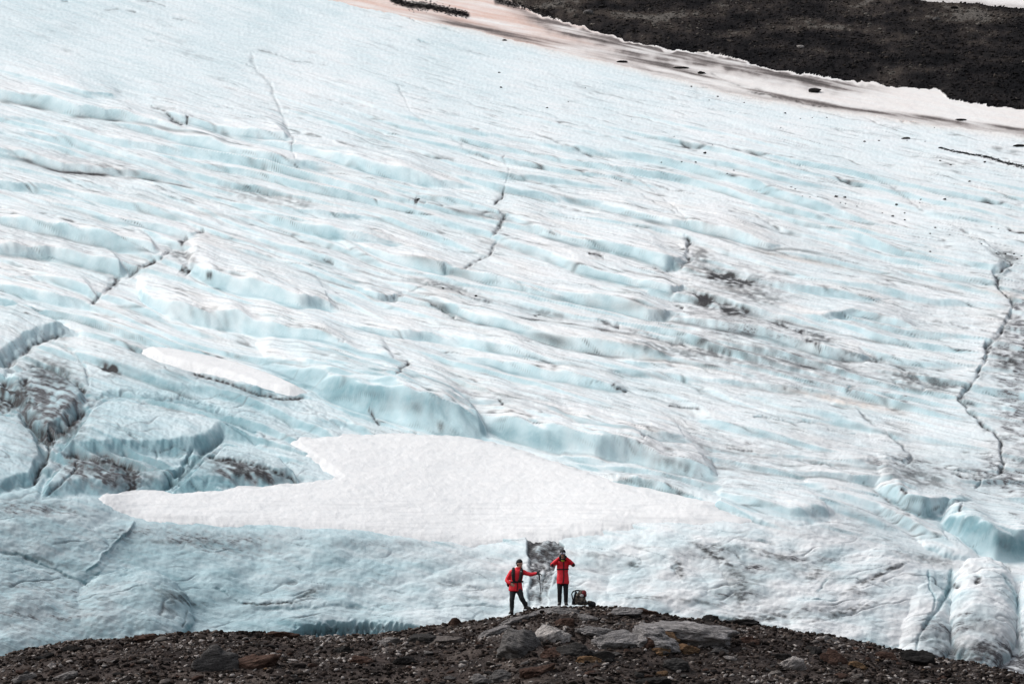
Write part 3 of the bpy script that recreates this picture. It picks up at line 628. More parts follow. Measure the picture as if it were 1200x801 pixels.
# ---- snow lying in the hollow, and the long snow slab above it
PATCH = [(116,583),(125,578),(155,575),(190,576),(215,578),(240,577),(265,573),(290,572),(345,567),(395,560),(385,552),(360,535),(343,520),(350,514),(400,510),(460,508),(540,512),(600,524),(650,541),(700,556),(770,573),(815,581),(845,586),(843,598),(892,611),(860,613),(750,613),(690,622),(620,633),(550,639),(510,636),(440,627),(350,620),(250,615),(190,612),(160,608),(135,597)]
SLAB = [(166,413),(180,411),(205,413),(230,418),(280,430),(330,447),(361,463),(340,466),(300,459),(262,446),(225,437),(190,428)]
SNOWH = np.full_like(V, -99.0)
ssl, sdp = poly_sd(PATCH, 26, .9)
m_ = sstep(-2, 10, sdp)
HICE[ssl] = HICE[ssl] * (1 - 0.85 * m_) - 3 * m_
SNOWH[ssl] = np.where(sdp > -6, np.clip(np.where(sdp > 0, sdp * (0.5 - 0.3 * sstep(640, 760, U[ssl])), sdp * 1.1), -6.0, 3.2) + 1.3 * m_ * fbm(U[ssl] / 60, V[ssl] / 14, 3, 121) + 0.5 * m_ * fbm(U[ssl] / 9, V[ssl] / 3.5, 2, 123) + 1.0, -99)
ssl2, sd2 = poly_sd(SLAB, 14, .35)
m2 = sstep(-2, 5, sd2)
HICE[ssl2] = HICE[ssl2] * (1 - 0.8 * m2) - 2 * m2 + 4 * m2 * 0
sl2h = np.where(sd2 > -4, np.clip(sd2 * 1.5, -4, 6.5) + 3.0 + 0.5 * fbm(U[ssl2] / 20, V[ssl2] / 6, 3, 122), -99)

# ---- upper snow strip, moraine slope, snow beyond
LOWB = [(-150,-110),(380,-1),(440,12),(500,25),(560,37),(600,47),(680,66),(760,85),(840,105),(900,118),(1000,133),(1100,147),(1200,160),(1350,182)]
MORB = [(-150,-200),(560,-60),(590,-6),(610,6),(640,20),(690,34),(740,50),(800,59),(850,66),(905,80),(985,93),(1100,105),(1112,115),(1150,122),(1200,127),(1350,146)]
TOPB = [(-150,-300),(700,-40),(790,-2),(1010,0),(1060,4),(1130,8),(1200,13),(1350,28)]
jl = 1.6 * pn(U / 30, V / 30, 131) + 0.7 * pn(U / 7, V / 7, 132)
d_low = line(LOWB, U) - V + jl            # >0 : above ice limit
d_mor = line(MORB, U) - V + 3.2 * pn(U / 22, V / 12, 133) + 2.0 * pn(U / 8, V / 6, 134)
d_top = line(TOPB, U) - V + 2.0 * pn(U / 30, V / 12, 135)
cat = np.zeros(V.shape, int)
cat[d_low > 0] = 1; cat[d_mor > 0] = 2; cat[d_top > 0] = 3
strip = cat == 1
BR = (0.5 * pn(U / 90, (V - 0.19 * U) / 4.5, 141) + 0.35 * pn(U / 40, (V - 0.19 * U) / 1.8, 142))
sg = 0.5 * np.exp(-((d_low - 3) / 3) ** 2) * sstep(430, 560, U) + 1.15 * np.exp(-((-d_mor - 6) / 9) ** 2) * sstep(560, 650, U) * sstep(1060, 960, U)
sg = sg + 0.85 * np.exp(-((line([(440,9),(520,24),(600,36),(700,58),(820,88),(900,110),(1000,127),(1200,152),(1350,175)], U) - V) / 2.2) ** 2) * sstep(700, 840, U) * 1.0
sg = sg + 0.6 * np.exp(-((line([(480,14),(540,28),(620,44),(720,64),(820,86)], U) - V) / 4.0) ** 2) * sstep(470, 520, U) * sstep(900, 760, U)
sg = sg * np.clip(0.95 + 1.6 * BR, 0, 1.5) * sstep(1.0, 3.5, -d_mor)
GREY = np.where(strip, np.clip(sg, 0, 1), GREY)
WARM = np.where(strip, np.clip((0.62 * sstep(780, 600, U) + 0.14) * (0.8 + 1.2 * BR), 0, .9), WARM)
DIRT_SHADE = np.where(strip, np.clip(sg - 0.6, 0, 1) * 1.0, DIRT_SHADE)
for a in [[(455,-6),(462,1),(480,6),(505,8),(520,12),(548,17)], [(583,1),(592,3),(604,6)]]:
    sl, d, al = seg_d(a, 12, .6); DIRT_SHADE[sl] = np.maximum(DIRT_SHADE[sl], np.exp(-(d / 3.4) ** 4))
C([(828,85),(880,103),(905,110),(935,116)], .9, .5, 0); C([(868,106),(905,113),(940,121),(985,126)], 1.6, .85, 0, brk=.4)
HU = 0.8 * fbm(U / 60, V / 8, 3, 151) + 0.4 * fbm(U / 12, V / 4, 3, 152)
mo = sstep(0, 14, d_mor) * 5 + 1.4 * fbm(U / 16, V / 8, 3, 153) + 0.8 * fbm(U / 5, V / 2.6, 2, 154) + 4 * fbm(U / 90, V / 30, 2, 155)
HICE = np.where(cat >= 1, HU, HICE)
HICE = np.where(cat == 2, mo, HICE)
HICE = np.where(cat == 3, HU + 3, HICE)
bl_edge = np.exp(-(d_low / 5) ** 2)
WARM = np.where(cat == 0, np.maximum(WARM, 0.5 * bl_edge * sstep(380, 600, U)), WARM)
MTONE = np.clip(0.17 + 1.1 * fbm(U / 90, V / 16, 4, 161) + 0.35 * fbm(U / 14, V / 7, 2, 162) + 0.40 * sstep(80, 0, V - 0.04 * (U - 700)), 0, 1)

ICEP = P + nrm * (HICE * pxm)[..., None]

def sheet(name, Pn, fmask, mat, attrs, kind='structure'):
    """mesh of every grid cell whose flag is set"""
    r, c = np.nonzero(fmask)
    i00 = r * NU + c; quads = np.stack([i00 + NU, i00 + NU + 1, i00 + 1, i00], -1)
    used, inv = np.unique(quads.ravel(), return_inverse=True)
    co = Pn.reshape(-1, 3)[used]; nf = len(quads)
    me = bpy.data.meshes.new(name)
    me.vertices.add(len(co)); me.vertices.foreach_set('co', co.ravel().astype(np.float32))
    me.loops.add(nf * 4); me.loops.foreach_set('vertex_index', inv.astype(np.int32))
    me.polygons.add(nf); me.polygons.foreach_set('loop_start', np.arange(0, nf * 4, 4, dtype=np.int32))
    me.polygons.foreach_set('use_smooth', np.ones(nf, bool))
    me.update(calc_edges=True)
    for k, arr in attrs.items():
        a = me.attributes.new(k, 'FLOAT', 'POINT'); a.data.foreach_set('value', arr.ravel()[used].astype(np.float32))
    fl = np.stack([(U * 0.022).ravel()[used], (Q * 0.20).ravel()[used], (V * 0.0).ravel()[used]], -1)
    a = me.attributes.new('flow', 'FLOAT_VECTOR', 'POINT'); a.data.foreach_set('vector', fl.ravel().astype(np.float32))
    o = link_mesh(name, me, mat); tag(o, kind=kind)
    return o
M_ICE = ice_material(); M_SNOW = snow_material('old snow', greyc=(0.30, 0.32, 0.34)); M_STRIP = snow_material('dusty snow', (0.84, 0.83, 0.81))
M_MOR = rock_material('moraine rubble', [(0, (.012, .012, .013)), (.35, (.022, .0205, .021)), (.6, (.034, .030, .029)), (.85, (.058, .049, .043)), (1, (.12, .11, .10))], .35, 'tone', .03)
fc = cat[:-1, :-1]
base_attr = dict(blue=BLUE, dirt=np.clip(DIRT_SHADE, 0, 1), grey=np.clip(GREY, 0, 1), warm=WARM)
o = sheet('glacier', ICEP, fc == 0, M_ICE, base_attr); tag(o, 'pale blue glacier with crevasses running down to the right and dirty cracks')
o = sheet('snow_strip', ICEP, fc == 1, M_STRIP, base_attr); tag(o, 'dusty pinkish snow band between the blue ice and the dark moraine')
o = sheet('moraine', ICEP, fc == 2, M_MOR, dict(tone=MTONE)); tag(o, 'dark rubble slope at the top right above the snow band')
o = sheet('far_snow', ICEP, fc == 3, M_STRIP, dict(dirt=V * 0, grey=np.clip(GREY * 0 + 0.5 * np.exp(-((d_top - 2) / 3) ** 2), 0, 1), warm=V * 0 + .1)); tag(o, 'white snow beyond the dark moraine')
z0 = np.zeros_like(V)
def snow_sheet(name, sl, hh, extra, label, sdv):
    eg = np.zeros_like(V); eg[sl] = 0.3 * np.exp(-(sdv / 5) ** 2) * np.clip(0.4 + pn(U[sl] / 18, V[sl] / 6, 173), 0, 1) + 0.10 * np.clip(pn(U[sl] / 45, V[sl] / 3.0, 174) - 0.15, 0, 1)
    full = np.full(V.shape, -99.0); full[sl] = hh
    g = full > -50; f = g[:-1, :-1] & g[1:, :-1] & g[:-1, 1:] & g[1:, 1:]
    Pn = P + nrm * (np.where(g, full, 0) * pxm)[..., None]
    o = sheet(name, Pn, f, M_SNOW, dict(dirt=extra, grey=z0 + 0.16 * np.clip(pn(U / 60, V / 2.2, 171) * 1.6, 0, 1) * (V > 590) + eg, warm=z0)); tag(o, label)
SNOWH_s = SNOWH[ssl]
sdirt = np.zeros_like(V)
snow_sheet('snow_patch', ssl, SNOWH_s, sdirt, 'smooth white snow patch lying in the hollow above the front ice wall', sdp)
snow_sheet('snow_slab', ssl2, sl2h, sdirt, 'narrow white snow slab with a dark undercut above the broken ice blocks', sd2)
# ------------------------------------------------------------------ THE STONY MOUND IN FRONT
CREST = [(-160,800),(0,768),(30,760),(60,755),(90,750),(130,748),(200,740),(250,738),(300,739),(350,745),(390,746),(430,744),(470,741),(500,735),(545,729),(590,722),(610,716),(625,711),(650,709.5),(700,709.5),(745,714),(790,722),(850,729),(920,738),(980,746),(1020,754),(1060,763),(1100,770),(1150,778),(1200,788),(1360,806)]
DC = 133.0
def crest_z(x):
    u = 600 + x / DC / 0.0002 * (_cp)       # nearly exact for the small angles used here
    v = line(CREST, u)
    a, y, z = ray(u, v)
    return z / y * DC
def mound(x, y, detail=True):
    x = np.asarray(x, float); y = np.asarray(y, float)
    t = DC - y
    zc = crest_z(x)
    z = zc - np.where(t > 0, 0.095 * t + 0.0065 * t * t, 0.0) - np.where(t < 0, 0.05 * -t + 0.012 * t * t, 0.0)
    z = np.maximum(z, -9.2 + 0 * z)
    if detail:
        k = sstep(0.0, 2.0, np.abs(t)) * 0.6 + 0.4
        z = z + k * (0.30 * fbm(x / 5, y / 5, 3, 201) + 0.13 * fbm(x / 1.1, y / 1.1, 3, 205)) - 0.02
        z = z + 0.045 * fbm(x / 0.28, y / 0.28, 3, 208)
    return z
gx = np.arange(-24, 24.01, 0.07); gy = np.concatenate([np.arange(104, 118, 0.4), np.arange(118, 136, 0.07), np.arange(136, 150, 0.5)])
GX, GY = np.meshgrid(gx, gy); GZ = mound(GX, GY)
def grid_mesh(name, X, Y, Z, mat):
    nr, nc = X.shape
    co = np.stack([X, Y, Z], -1).reshape(-1, 3).astype(np.float32)
    i = (np.arange(nr - 1)[:, None] * nc + np.arange(nc - 1)[None]).ravel()
    q = np.stack([i, i + 1, i + nc + 1, i + nc], -1).astype(np.int32)
    me = bpy.data.meshes.new(name); me.vertices.add(len(co)); me.vertices.foreach_set('co', co.ravel())
    me.loops.add(q.size); me.loops.foreach_set('vertex_index', q.ravel())
    me.polygons.add(len(q)); me.polygons.foreach_set('loop_start', np.arange(0, q.size, 4, dtype=np.int32))
    me.polygons.foreach_set('use_smooth', np.ones(len(q), bool)); me.update(calc_edges=True)
    return link_mesh(name, me, mat)
DARKS = [(0, (.013, .0115, .011)), (.35, (.030, .024, .022)), (.62, (.062, .048, .042)), (.82, (.12, .10, .088)), (1, (.21, .19, .175))]
M_GROUND = rock_material('gravelly soil', DARKS, 0.9, 'n3', .03)
o = grid_mesh('ground', GX, GY, GZ, M_GROUND); tag(o, 'dark brown gravelly mound across the bottom of the view', kind='structure')
# the valley floor under everything
bx = np.concatenate([np.linspace(-3000, -200, 12), np.linspace(-180, 180, 40), np.linspace(200, 3000, 12)])
BX, BY = np.meshgrid(bx, np.concatenate([np.linspace(-400, 90, 20), np.linspace(100, 200, 30), np.linspace(230, 3500, 20)]))
o = grid_mesh('valley_floor', BX, BY, -9.6 + 0.35 * fbm(BX / 12, BY / 12, 3, 211), M_GROUND); tag(o, 'flat gravelly valley floor below the ice', kind='structure')

def ground_at(u, v):
    """where the line of sight through image pixel (u, v) meets the mound"""
    a, y, z = ray(u, v)
    ys = np.arange(116, 134.5, 0.05)
    g = mound(a / y * ys, ys); zz = z / y * ys
    hit = np.nonzero(zz <= g)[0]
    k = ys[hit[0]] if len(hit) else DC
    return a / y * k, k, float(mound(a / y * k, k))

# ---- stones
def rock_mesh(name, seed, sub=3, facets=9, rough=0.10, flat=0.75, squash=(1, 1, 1)):
    """angular boulder: sphere directions cut back by random planes, then roughened"""
    r = np.random.default_rng(seed)
    bm = bmesh.new(); bmesh.ops.create_icosphere(bm, subdivisions=sub, radius=1)
    d = np.array([v.co[:] for v in bm.verts]); d /= np.linalg.norm(d, axis=1, keepdims=True)
    n = r.normal(size=(facets, 3)); n /= np.linalg.norm(n, axis=1, keepdims=True)
    pl = r.uniform(0.55, 0.95, facets)
    dots = d @ n.T
    rad = np.where(dots > 0.05, pl[None] / np.maximum(dots, 0.05), 9).min(1); rad = np.minimum(rad, 1.12)
    co = d * rad[:, None]
    ph = r.uniform(0, 50)
    for i, v in enumerate(bm.verts):
        p = Vector(co[i])
        k = 1 + rough * mnoise.noise(p * 1.6 + Vector((ph, 0, 0))) + rough * 0.55 * mnoise.noise(p * 4.5 + Vector((0, ph, 0))) + rough * 0.3 * mnoise.noise(p * 11 + Vector((0, 0, ph)))
        v.co = Vector((p.x * k * squash[0], p.y * k * squash[1], p.z * k * squash[2] * flat))
    me = bpy.data.meshes.new(name); bm.to_mesh(me); bm.free()
    me.polygons.foreach_set('use_smooth', np.zeros(len(me.polygons), bool) if sub < 3 else np.ones(len(me.polygons), bool))
    return me
M_RDARK = rock_material('dark brown stone', DARKS, 1.6, 'random', .02)
M_RGREY = rock_material('grey stone', [(0, (.045, .042, .04)), (.4, (.09, .085, .082)), (.7, (.17, .16, .155)), (1, (.28, .26, .25))], 1.5, 'random', .025)
M_RBED = rock_material('pale grey bedrock', [(0, (.11, .105, .10)), (.5, (.26, .245, .24)), (1, (.47, .45, .44))], 0.9, 'n3', .05)
M_ROCHRE = rock_material('ochre stone', [(0, (.10, .06, .035)), (.5, (.22, .135, .075)), (1, (.34, .24, .16))], 1.5, 'n3', .025)
M_RRUST = rock_material('rusty brown stone', [(0, (.035, .02, .016)), (.5, (.085, .05, .038)), (1, (.17, .11, .085))], 1.5, 'n3', .025)
M_RBLACK = rock_material('near black stone', [(0, (.010, .010, .010)), (.5, (.024, .022, .021)), (1, (.055, .05, .047))], 1.5, 'n3', .02)
M_RLITE = rock_material('light stone', [(0, (.15, .13, .12)), (.5, (.27, .24, .225)), (1, (.42, .39, .37))], 1.5, 'random', .02)

PX = DC * 0.0002 * 0.96                    # metres per image pixel on the mound
def boulder(u, v, wpx, hpx, mat, label, seed, rz=0.0, tilt=0.0, name='boulder', sub=5, deep=0.8, sink=0.55, facets=8, rough=.2, group=None, cat='boulder'):
    """u, v: middle of its visible foot; wpx, hpx: visible width and height in image pixels"""
    x, y, z = ground_at(u, v)
    me = rock_mesh(name, seed, sub=sub, facets=facets, rough=rough, flat=1.0)
    me.materials.append(mat)
    o = bpy.data.objects.new(name, me); COL.objects.link(o)
    sx = wpx * PX / 1.7; hz = hpx * PX * 0.8
    o.scale = (sx, sx * deep, hz / 1.05)
    o.rotation_euler = (0, math.radians(tilt), math.radians(rz))
    yc = y + sx * deep * 0.35
    o.location = (x, yc, 0.6 * z + 0.4 * float(mound(x, yc)) - o.scale[2] * (0.05 + (sink - .55)))
    tag(o, label, cat, group)
    return o
B = [
 (765, 757, 66, 25, M_RBED, 'large pale grey slab of bedrock with a crack, right of centre on the mound', 1, 0, 9, dict(deep=1.1, sub=5, facets=7)),
 (812, 752, 104, 26, M_RBED, 'longest pale grey bedrock slab, sloping down to the right beside the ochre rocks', 2, 0, 5, dict(deep=1.0, sub=5, facets=7)),
 (725, 757, 52, 22, M_RBED, 'grey rounded slab between the pinkish boulder and the long bedrock slab', 3, 0, -8, dict(deep=.9, sub=5)),
 (646, 749, 36, 26, M_RLITE, 'pinkish grey boulder leaning right above the pyramid shaped rock', 4, 0, -28, dict(deep=.8, sub=5)),
 (611, 764, 54, 30, M_RGREY, 'mid grey pyramid shaped boulder left of the bedrock slabs', 5, 8, 16, dict(deep=.8, sub=5, facets=6)),
 (652, 768, 30, 14, M_RRUST, 'rusty orange wedge of rock right of the pyramid shaped boulder', 6, 0, 0, {}),
 (674, 765, 40, 15, M_RGREY, 'low grey boulder just below the bedrock slabs', 7, 0, 0, {}),
 (709, 773, 22, 12, M_RBLACK, 'smooth near black oval boulder below the bedrock slabs', 8, 0, 0, dict(facets=14, rough=.05)),
 (690, 775, 24, 9, M_ROCHRE, 'flat tan rock beside the near black oval boulder', 9, 0, 0, {}),
 (780, 755, 28, 16, M_ROCHRE, 'ochre orange boulder at the right end of the bedrock slabs', 10, 10, 0, {}),
 (757, 758, 26, 12, M_RRUST, 'dark orange brown rock left of the ochre boulder', 11, 0, 0, {}),
 (533, 733, 15, 12, M_RRUST, 'lone brown boulder on the skyline left of the two people', 12, 0, 0, dict(facets=12)),
 (870, 731, 34, 10, M_RBLACK, 'dark flat boulder on the skyline to the right of the bedrock', 13, 0, 4, {}),
 (832, 727, 20, 9, M_RBLACK, 'small black boulder on the skyline left of the dark flat one', 14, 0, 0, {}),
 (1070, 776, 36, 17, M_RBLACK, 'big blackish block on the skyline at the far right', 15, 0, -8, dict(facets=6)),
 (1040, 772, 26, 10, M_RRUST, 'brown ledge stone joined to the left of the blackish skyline block', 16, 0, 6, {}),
 (927, 781, 32, 16, M_RLITE, 'pale tan wedge boulder in the gravel at the right', 17, 0, -22, {}),
 (912, 772, 28, 12, M_RBLACK, 'dark boulder just above the pale tan wedge boulder', 18, 0, 0, {}),
 (952, 765, 18, 9, M_RGREY, 'grey stone uphill of the brown boulder at the right', 19, 0, 0, {}),
 (978, 776, 26, 20, M_RRUST, 'tall brown boulder at the right with a flat top', 20, 0, 0, {}),
 (970, 750, 22, 7, M_RGREY, 'flat grey stone near the skyline at the right', 21, 0, 0, {}),
 (1003, 782, 20, 8, M_ROCHRE, 'tan brown flat stone right of the tall brown boulder', 22, 0, 0, {}),
 (842, 765, 20, 7, M_RGREY, 'pale flat stone in the gravel between the bedrock and the right boulders', 23, 0, 0, {}),
 (812, 755, 16, 8, M_RBLACK, 'small black stone just right of the ochre boulder', 24, 0, 0, {}),
 (880, 752, 24, 12, M_RRUST, 'reddish brown stone below the skyline right of the bedrock', 25, 0, 0, {}),
 (250, 785, 46, 30, M_RGREY, 'large grey folded rock poking out of the gravel on the left', 26, 0, -12, dict(sub=5)),
 (290, 780, 54, 20, M_RRUST, 'brown slanting slab right of the grey folded rock', 27, 0, -14, dict(sub=5)),
 (328, 745, 34, 8, M_RRUST, 'brown flat rock on the skyline at the left', 28, 0, 0, {}),
 (175, 748, 30, 10, M_RRUST, 'brown stone on the skyline of the left flank', 29, 0, 0, {}),
 (82, 762, 20, 9, M_RBLACK, 'dark stone on the skyline near the left edge', 30, 0, 0, {}),
 (460, 754, 32, 12, M_RGREY, 'grey low boulder at the left of the pale outcrop row', 31, 0, 0, {}),
 (500, 752, 36, 13, M_RGREY, 'grey rounded outcrop left of the two people', 32, 0, 0, {}),
 (522, 752, 34, 12, M_RLITE, 'palest rounded stone in the outcrop row left of the people', 33, 0, 0, {}),
 (476, 777, 24, 9, M_RBLACK, 'dark flat stone low on the mound left of centre', 34, 0, 0, {}),
 (426, 777, 26, 11, M_RRUST, 'reddish grey stone low on the mound at left', 35, 0, 0, {}),
 (403, 764, 20, 9, M_RGREY, 'grey stone low on the mound where it is cut by the left gravel', 36, 0, 0, {}),
 (632, 787, 34, 13, M_RRUST, 'low pinkish brown boulder near the bottom edge', 37, 0, -6, {}),
 (592, 795, 30, 12, M_RGREY, 'grey rounded boulder near the bottom edge, left of the pinkish brown one', 38, 0, 0, {}),
 (566, 799, 26, 11, M_RGREY, 'grey boulder at the bottom edge, left of centre', 39, 0, 0, {}),
 (768, 801, 34, 12, M_RBLACK, 'black boulder cut by the bottom edge', 40, 0, 0, {}),
 (790, 782, 28, 12, M_RGREY, 'grey greenish boulder low on the right half', 41, 0, 0, {}),
 (590, 766, 20, 5, M_ROCHRE, 'thin ochre flake of rock lying left of the pyramid shaped boulder', 42, 0, 0, {}),
 (30, 797, 24, 10, M_RGREY, 'pale flat stone in the bottom left corner', 43, 0, 0, {}),
 (75, 795, 28, 9, M_RGREY, 'grey long stone near the bottom left corner', 44, 0, -8, {}),
 (64, 781, 16, 7, M_RLITE, 'light slab tipped up on the left flank', 45, 0, -14, {}),
 (125, 776, 15, 6, M_RLITE, 'small light stone on the left flank', 46, 0, 0, {}),
 (640, 718, 40, 12, M_RBED, 'pale grey ledge between the feet of the two people', 47, 0, -14, dict(sub=5)),
 (672, 718, 40, 10, M_RBED, 'grey ledge under the standing person at the crest', 48, 0, 4, dict(sub=5)),
 (722, 719, 46, 10, M_RBED, 'grey cracked ledge right below the backpack', 49, 0, -6, dict(sub=5)),
 (610, 728, 40, 11, M_RBED, 'pale grey ledge below the person holding the stick', 50, 0, -16, dict(sub=5)),
 (750, 718, 44, 8, M_RRUST, 'brown ledge on the crest right of the backpack', 51, 0, 3, {}),
 (800, 763, 30, 10, M_ROCHRE, 'broad low ochre slab under the right end of the long bedrock slab', 54, 0, 6, {}),
 (772, 766, 24, 8, M_ROCHRE, 'small tawny slab in the orange patch below the long bedrock slab', 55, 0, -4, {}),
 (700, 744, 40, 10, M_RBED, 'low pale slab between the crest and the rounded bedrock slab', 56, 0, 7, {}),
 (580, 742, 34, 9, M_RBED, 'low pale slab left of the pinkish grey boulder near the crest', 57, 0, -14, {}),
 (662, 732, 26, 9, M_RRUST, 'dark brown stone under the crest ledges', 52, 0, 0, {}),
 (690, 726, 26, 8, M_RGREY, 'small grey slab under the crest ledges', 53, 0, 6, {}),
]
for (u, v, wpx, hpx, mat, label, seed, rz, tilt, kw) in B:
    if seed in (47, 48, 49, 50, 51):
        kw = dict(kw, sink=.75)
    boulder(u, v, wpx, hpx, mat, label, seed + 500, rz, tilt, **kw)

# medium stones: each one an object, sharing a few shapes
protos = {}
def proto(kind, mat, n, sub, **k):
    protos[kind] = []
    for i in range(n):
        me = rock_mesh('stone', 900 + i * 7 + len(protos) * 100, sub=sub, facets=8, rough=.12, **k); me.materials.append(mat); protos[kind].append(me)
proto('dark', M_RDARK, 7, 3); proto('grey', M_RGREY, 6, 3); proto('light', M_RLITE, 4, 3); proto('rust', M_RRUST, 5, 3); proto('ochre', M_ROCHRE, 3, 3)
STL = {'dark': 'dark brown stone', 'grey': 'grey stone', 'light': 'light coloured stone', 'rust': 'reddish brown stone', 'ochre': 'ochre stone'}
ZONES = [(110, 'at the bottom left corner'), (230, 'left of the folded rock'), (340, 'around the folded rock'), (440, 'right of the folded rock'), (560, 'around the grey outcrop row'), (660, 'under the person with the stick'),
         (760, 'left below the bedrock slabs'), (860, 'right below the bedrock slabs'), (960, 'around the pale tan wedge'), (1060, 'around the tall brown boulder'), (9999, 'at the bottom right corner')]
def zone(u, dv):
    z = next(t for lim, t in ZONES if u < lim)
    return ('near the crest ' if dv < 22 else 'halfway down ' if dv < 48 else 'low down ') + z
cnt = 0
mr = random.Random(5)
cands = []
while len(cands) < 225:
    u = mr.uniform(-10, 1210); v0 = float(line(CREST, u)); v = v0 + 4 + (mr.random() ** 0.8) * (806 - v0)
    if v > 806: continue
    s = 3.6 + 4.6 * mr.random() ** 2.2 + 2.0 * (v - v0) / 90
    cands.append((s, u, v))
for s, u, v in cands:
    kind = mr.choices(['dark', 'grey', 'light', 'rust', 'ochre'], [56, 17, 3, 20, 4] if not 560 < u < 860 else [42, 28, 6, 16, 8])[0]
    x, y, z = ground_at(u, v)
    me = mr.choice(protos[kind]); o = bpy.data.objects.new('stone', me); COL.objects.link(o)
    r = s * PX * 0.8
    o.scale = (r * mr.uniform(.9, 1.5), r * mr.uniform(.8, 1.2), r * mr.uniform(.45, .8)); o.rotation_euler = (mr.uniform(-.3, .3), mr.uniform(-.35, .35), mr.uniform(0, 6.3))
    o.location = (x, y + r * .3, z + o.scale[2] * .35)
    zn = zone(u, v - float(line(CREST, u))); sz = 'small ' if s < 5.2 else 'middling ' if s < 7.0 else 'larger '
    sz += 'flat ' if o.scale[2] < .52 * o.scale[0] else 'long ' if o.scale[0] > 1.4 * o.scale[1] else 'chunky '
    tag(o, sz + STL[kind] + ' ' + zn, 'stone', sz + STL[kind] + 's ' + zn)

# gravel: far too many to count, one object
def pebble_field(name, pos, rad, tone, mat, seed=1, nshape=10, flat=.6):
    r = np.random.default_rng(seed); shapes = []
    for k in range(nshape):
        bm = bmesh.new()
        for _ in range(11):
            p = r.normal(size=3); p /= np.linalg.norm(p); p *= r.uniform(.8, 1.1)
            bm.verts.new((p[0], p[1] * .85, p[2] * flat))
        res = bmesh.ops.convex_hull(bm, input=bm.verts[:])
        for g in [e for e in set(res['geom_interior'] + res['geom_unused']) if isinstance(e, bmesh.types.BMVert)]: bm.verts.remove(g)
        bm.verts.index_update(); bmesh.ops.triangulate(bm, faces=bm.faces[:])
        shapes.append((np.array([v.co[:] for v in bm.verts]), np.array([[v.index for v in f.verts] for f in bm.faces]))); bm.free()
    which = r.integers(0, nshape, len(pos)); cos, tris, tn = [], [], []; off = 0
    for k, (c, f) in enumerate(shapes):
        ids = np.nonzero(which == k)[0]; n = len(ids)
        if not n: continue
        th = r.uniform(0, 6.283, n); ct, st_ = np.cos(th), np.sin(th); tl = r.uniform(-.5, .5, n)
        c3 = np.repeat(c[None], n, 0) * rad[ids, None, None] * np.stack([r.uniform(.8, 1.4, n), r.uniform(.7, 1.1, n), r.uniform(.7, 1.2, n)], -1)[:, None]
        zt = c3[..., 2] + c3[..., 0] * tl[:, None]
        X = c3[..., 0] * ct[:, None] - c3[..., 1] * st_[:, None]; Y = c3[..., 0] * st_[:, None] + c3[..., 1] * ct[:, None]
        W = np.stack([X, Y, zt], -1) + pos[ids][:, None]
        cos.append(W.reshape(-1, 3)); tris.append((f[None] + (np.arange(n) * len(c))[:, None, None] + off).reshape(-1, 3))
        tn.append(np.repeat(tone[ids], len(c))); off += n * len(c)
    cos = np.concatenate(cos).astype(np.float32); tris = np.concatenate(tris).astype(np.int32); tn = np.concatenate(tn).astype(np.float32)
    me = bpy.data.meshes.new(name); me.vertices.add(len(cos)); me.vertices.foreach_set('co', cos.ravel())
    me.loops.add(tris.size); me.loops.foreach_set('vertex_index', tris.ravel()); me.polygons.add(len(tris))
    me.polygons.foreach_set('loop_start', np.arange(0, tris.size, 3, dtype=np.int32)); me.update(calc_edges=True)
    a = me.attributes.new('tone', 'FLOAT', 'POINT'); a.data.foreach_set('value', tn)
    return link_mesh(name, me, mat)
NG = 46000
px_ = rng.uniform(-20, 20, NG); py_ = rng.uniform(118.5, 134.5, NG); pz_ = mound(px_, py_)
rad = 0.022 + 0.10 * rng.random(NG) ** 3.0
pos = np.stack([px_, py_, pz_ + rad * 0.25], -1)
clump = fbm(px_ / 2.2, py_ / 2.2, 3, 221)
tone = np.clip(0.50 + 0.26 * rng.normal(size=NG) + 0.6 * clump + 0.45 * (rng.random(NG) < .09) * (rad > .028), 0, 1)
M_GRAVEL = rock_material('mixed gravel', [(0, (.011, .010, .010)), (.35, (.034, .027, .024)), (.6, (.072, .055, .047)), (.8, (.15, .125, .11)), (1, (.36, .33, .31))], 3, 'tone', .01)
o = pebble_field('gravel', pos, rad, tone, M_GRAVEL, 5); tag(o, 'loose brown and grey gravel covering the mound', 'gravel', kind='stuff')

# rubble on the far moraine slope
def on_ice(u, v):
    """surface point of the far terrain at image position (u, v), following the raised relief"""
    c = int(round((u + 150) / DU))
    col_ = ICEP[:, c]
    f = col_[:, 1] * _cp + col_[:, 2] * _sp
    vs = 400.5 - (col_[:, 2] * _cp - col_[:, 1] * _sp) / f / 0.0002
    k = int(np.argmin(np.abs(vs - v) + 0.02 * np.arange(len(vs))[::-1] * 0.02))
    return ICEP[k, c]
rr, cc = np.nonzero(cat == 2)
NM = 15000
pick = rng.integers(0, len(rr), NM)
mp_ = ICEP[rr[pick], cc[pick]]; mrad = 0.07 + 0.22 * rng.random(NM) ** 4
mrad[:500] = rng.uniform(.18, .42, 500)
mt = np.clip(np.where(np.arange(NM) < 500, .25, 0) + MTONE[rr[pick], cc[pick]] + 0.16 + 0.15 * rng.normal(size=NM) + 0.35 * (rng.random(NM) < .03), 0, 1)
o = pebble_field('moraine_rubble', mp_ + np.array([0, 0, 0.05]), mrad, mt, M_MOR, 9); tag(o, 'dark loose rubble covering the far moraine slope', 'rubble', kind='stuff')
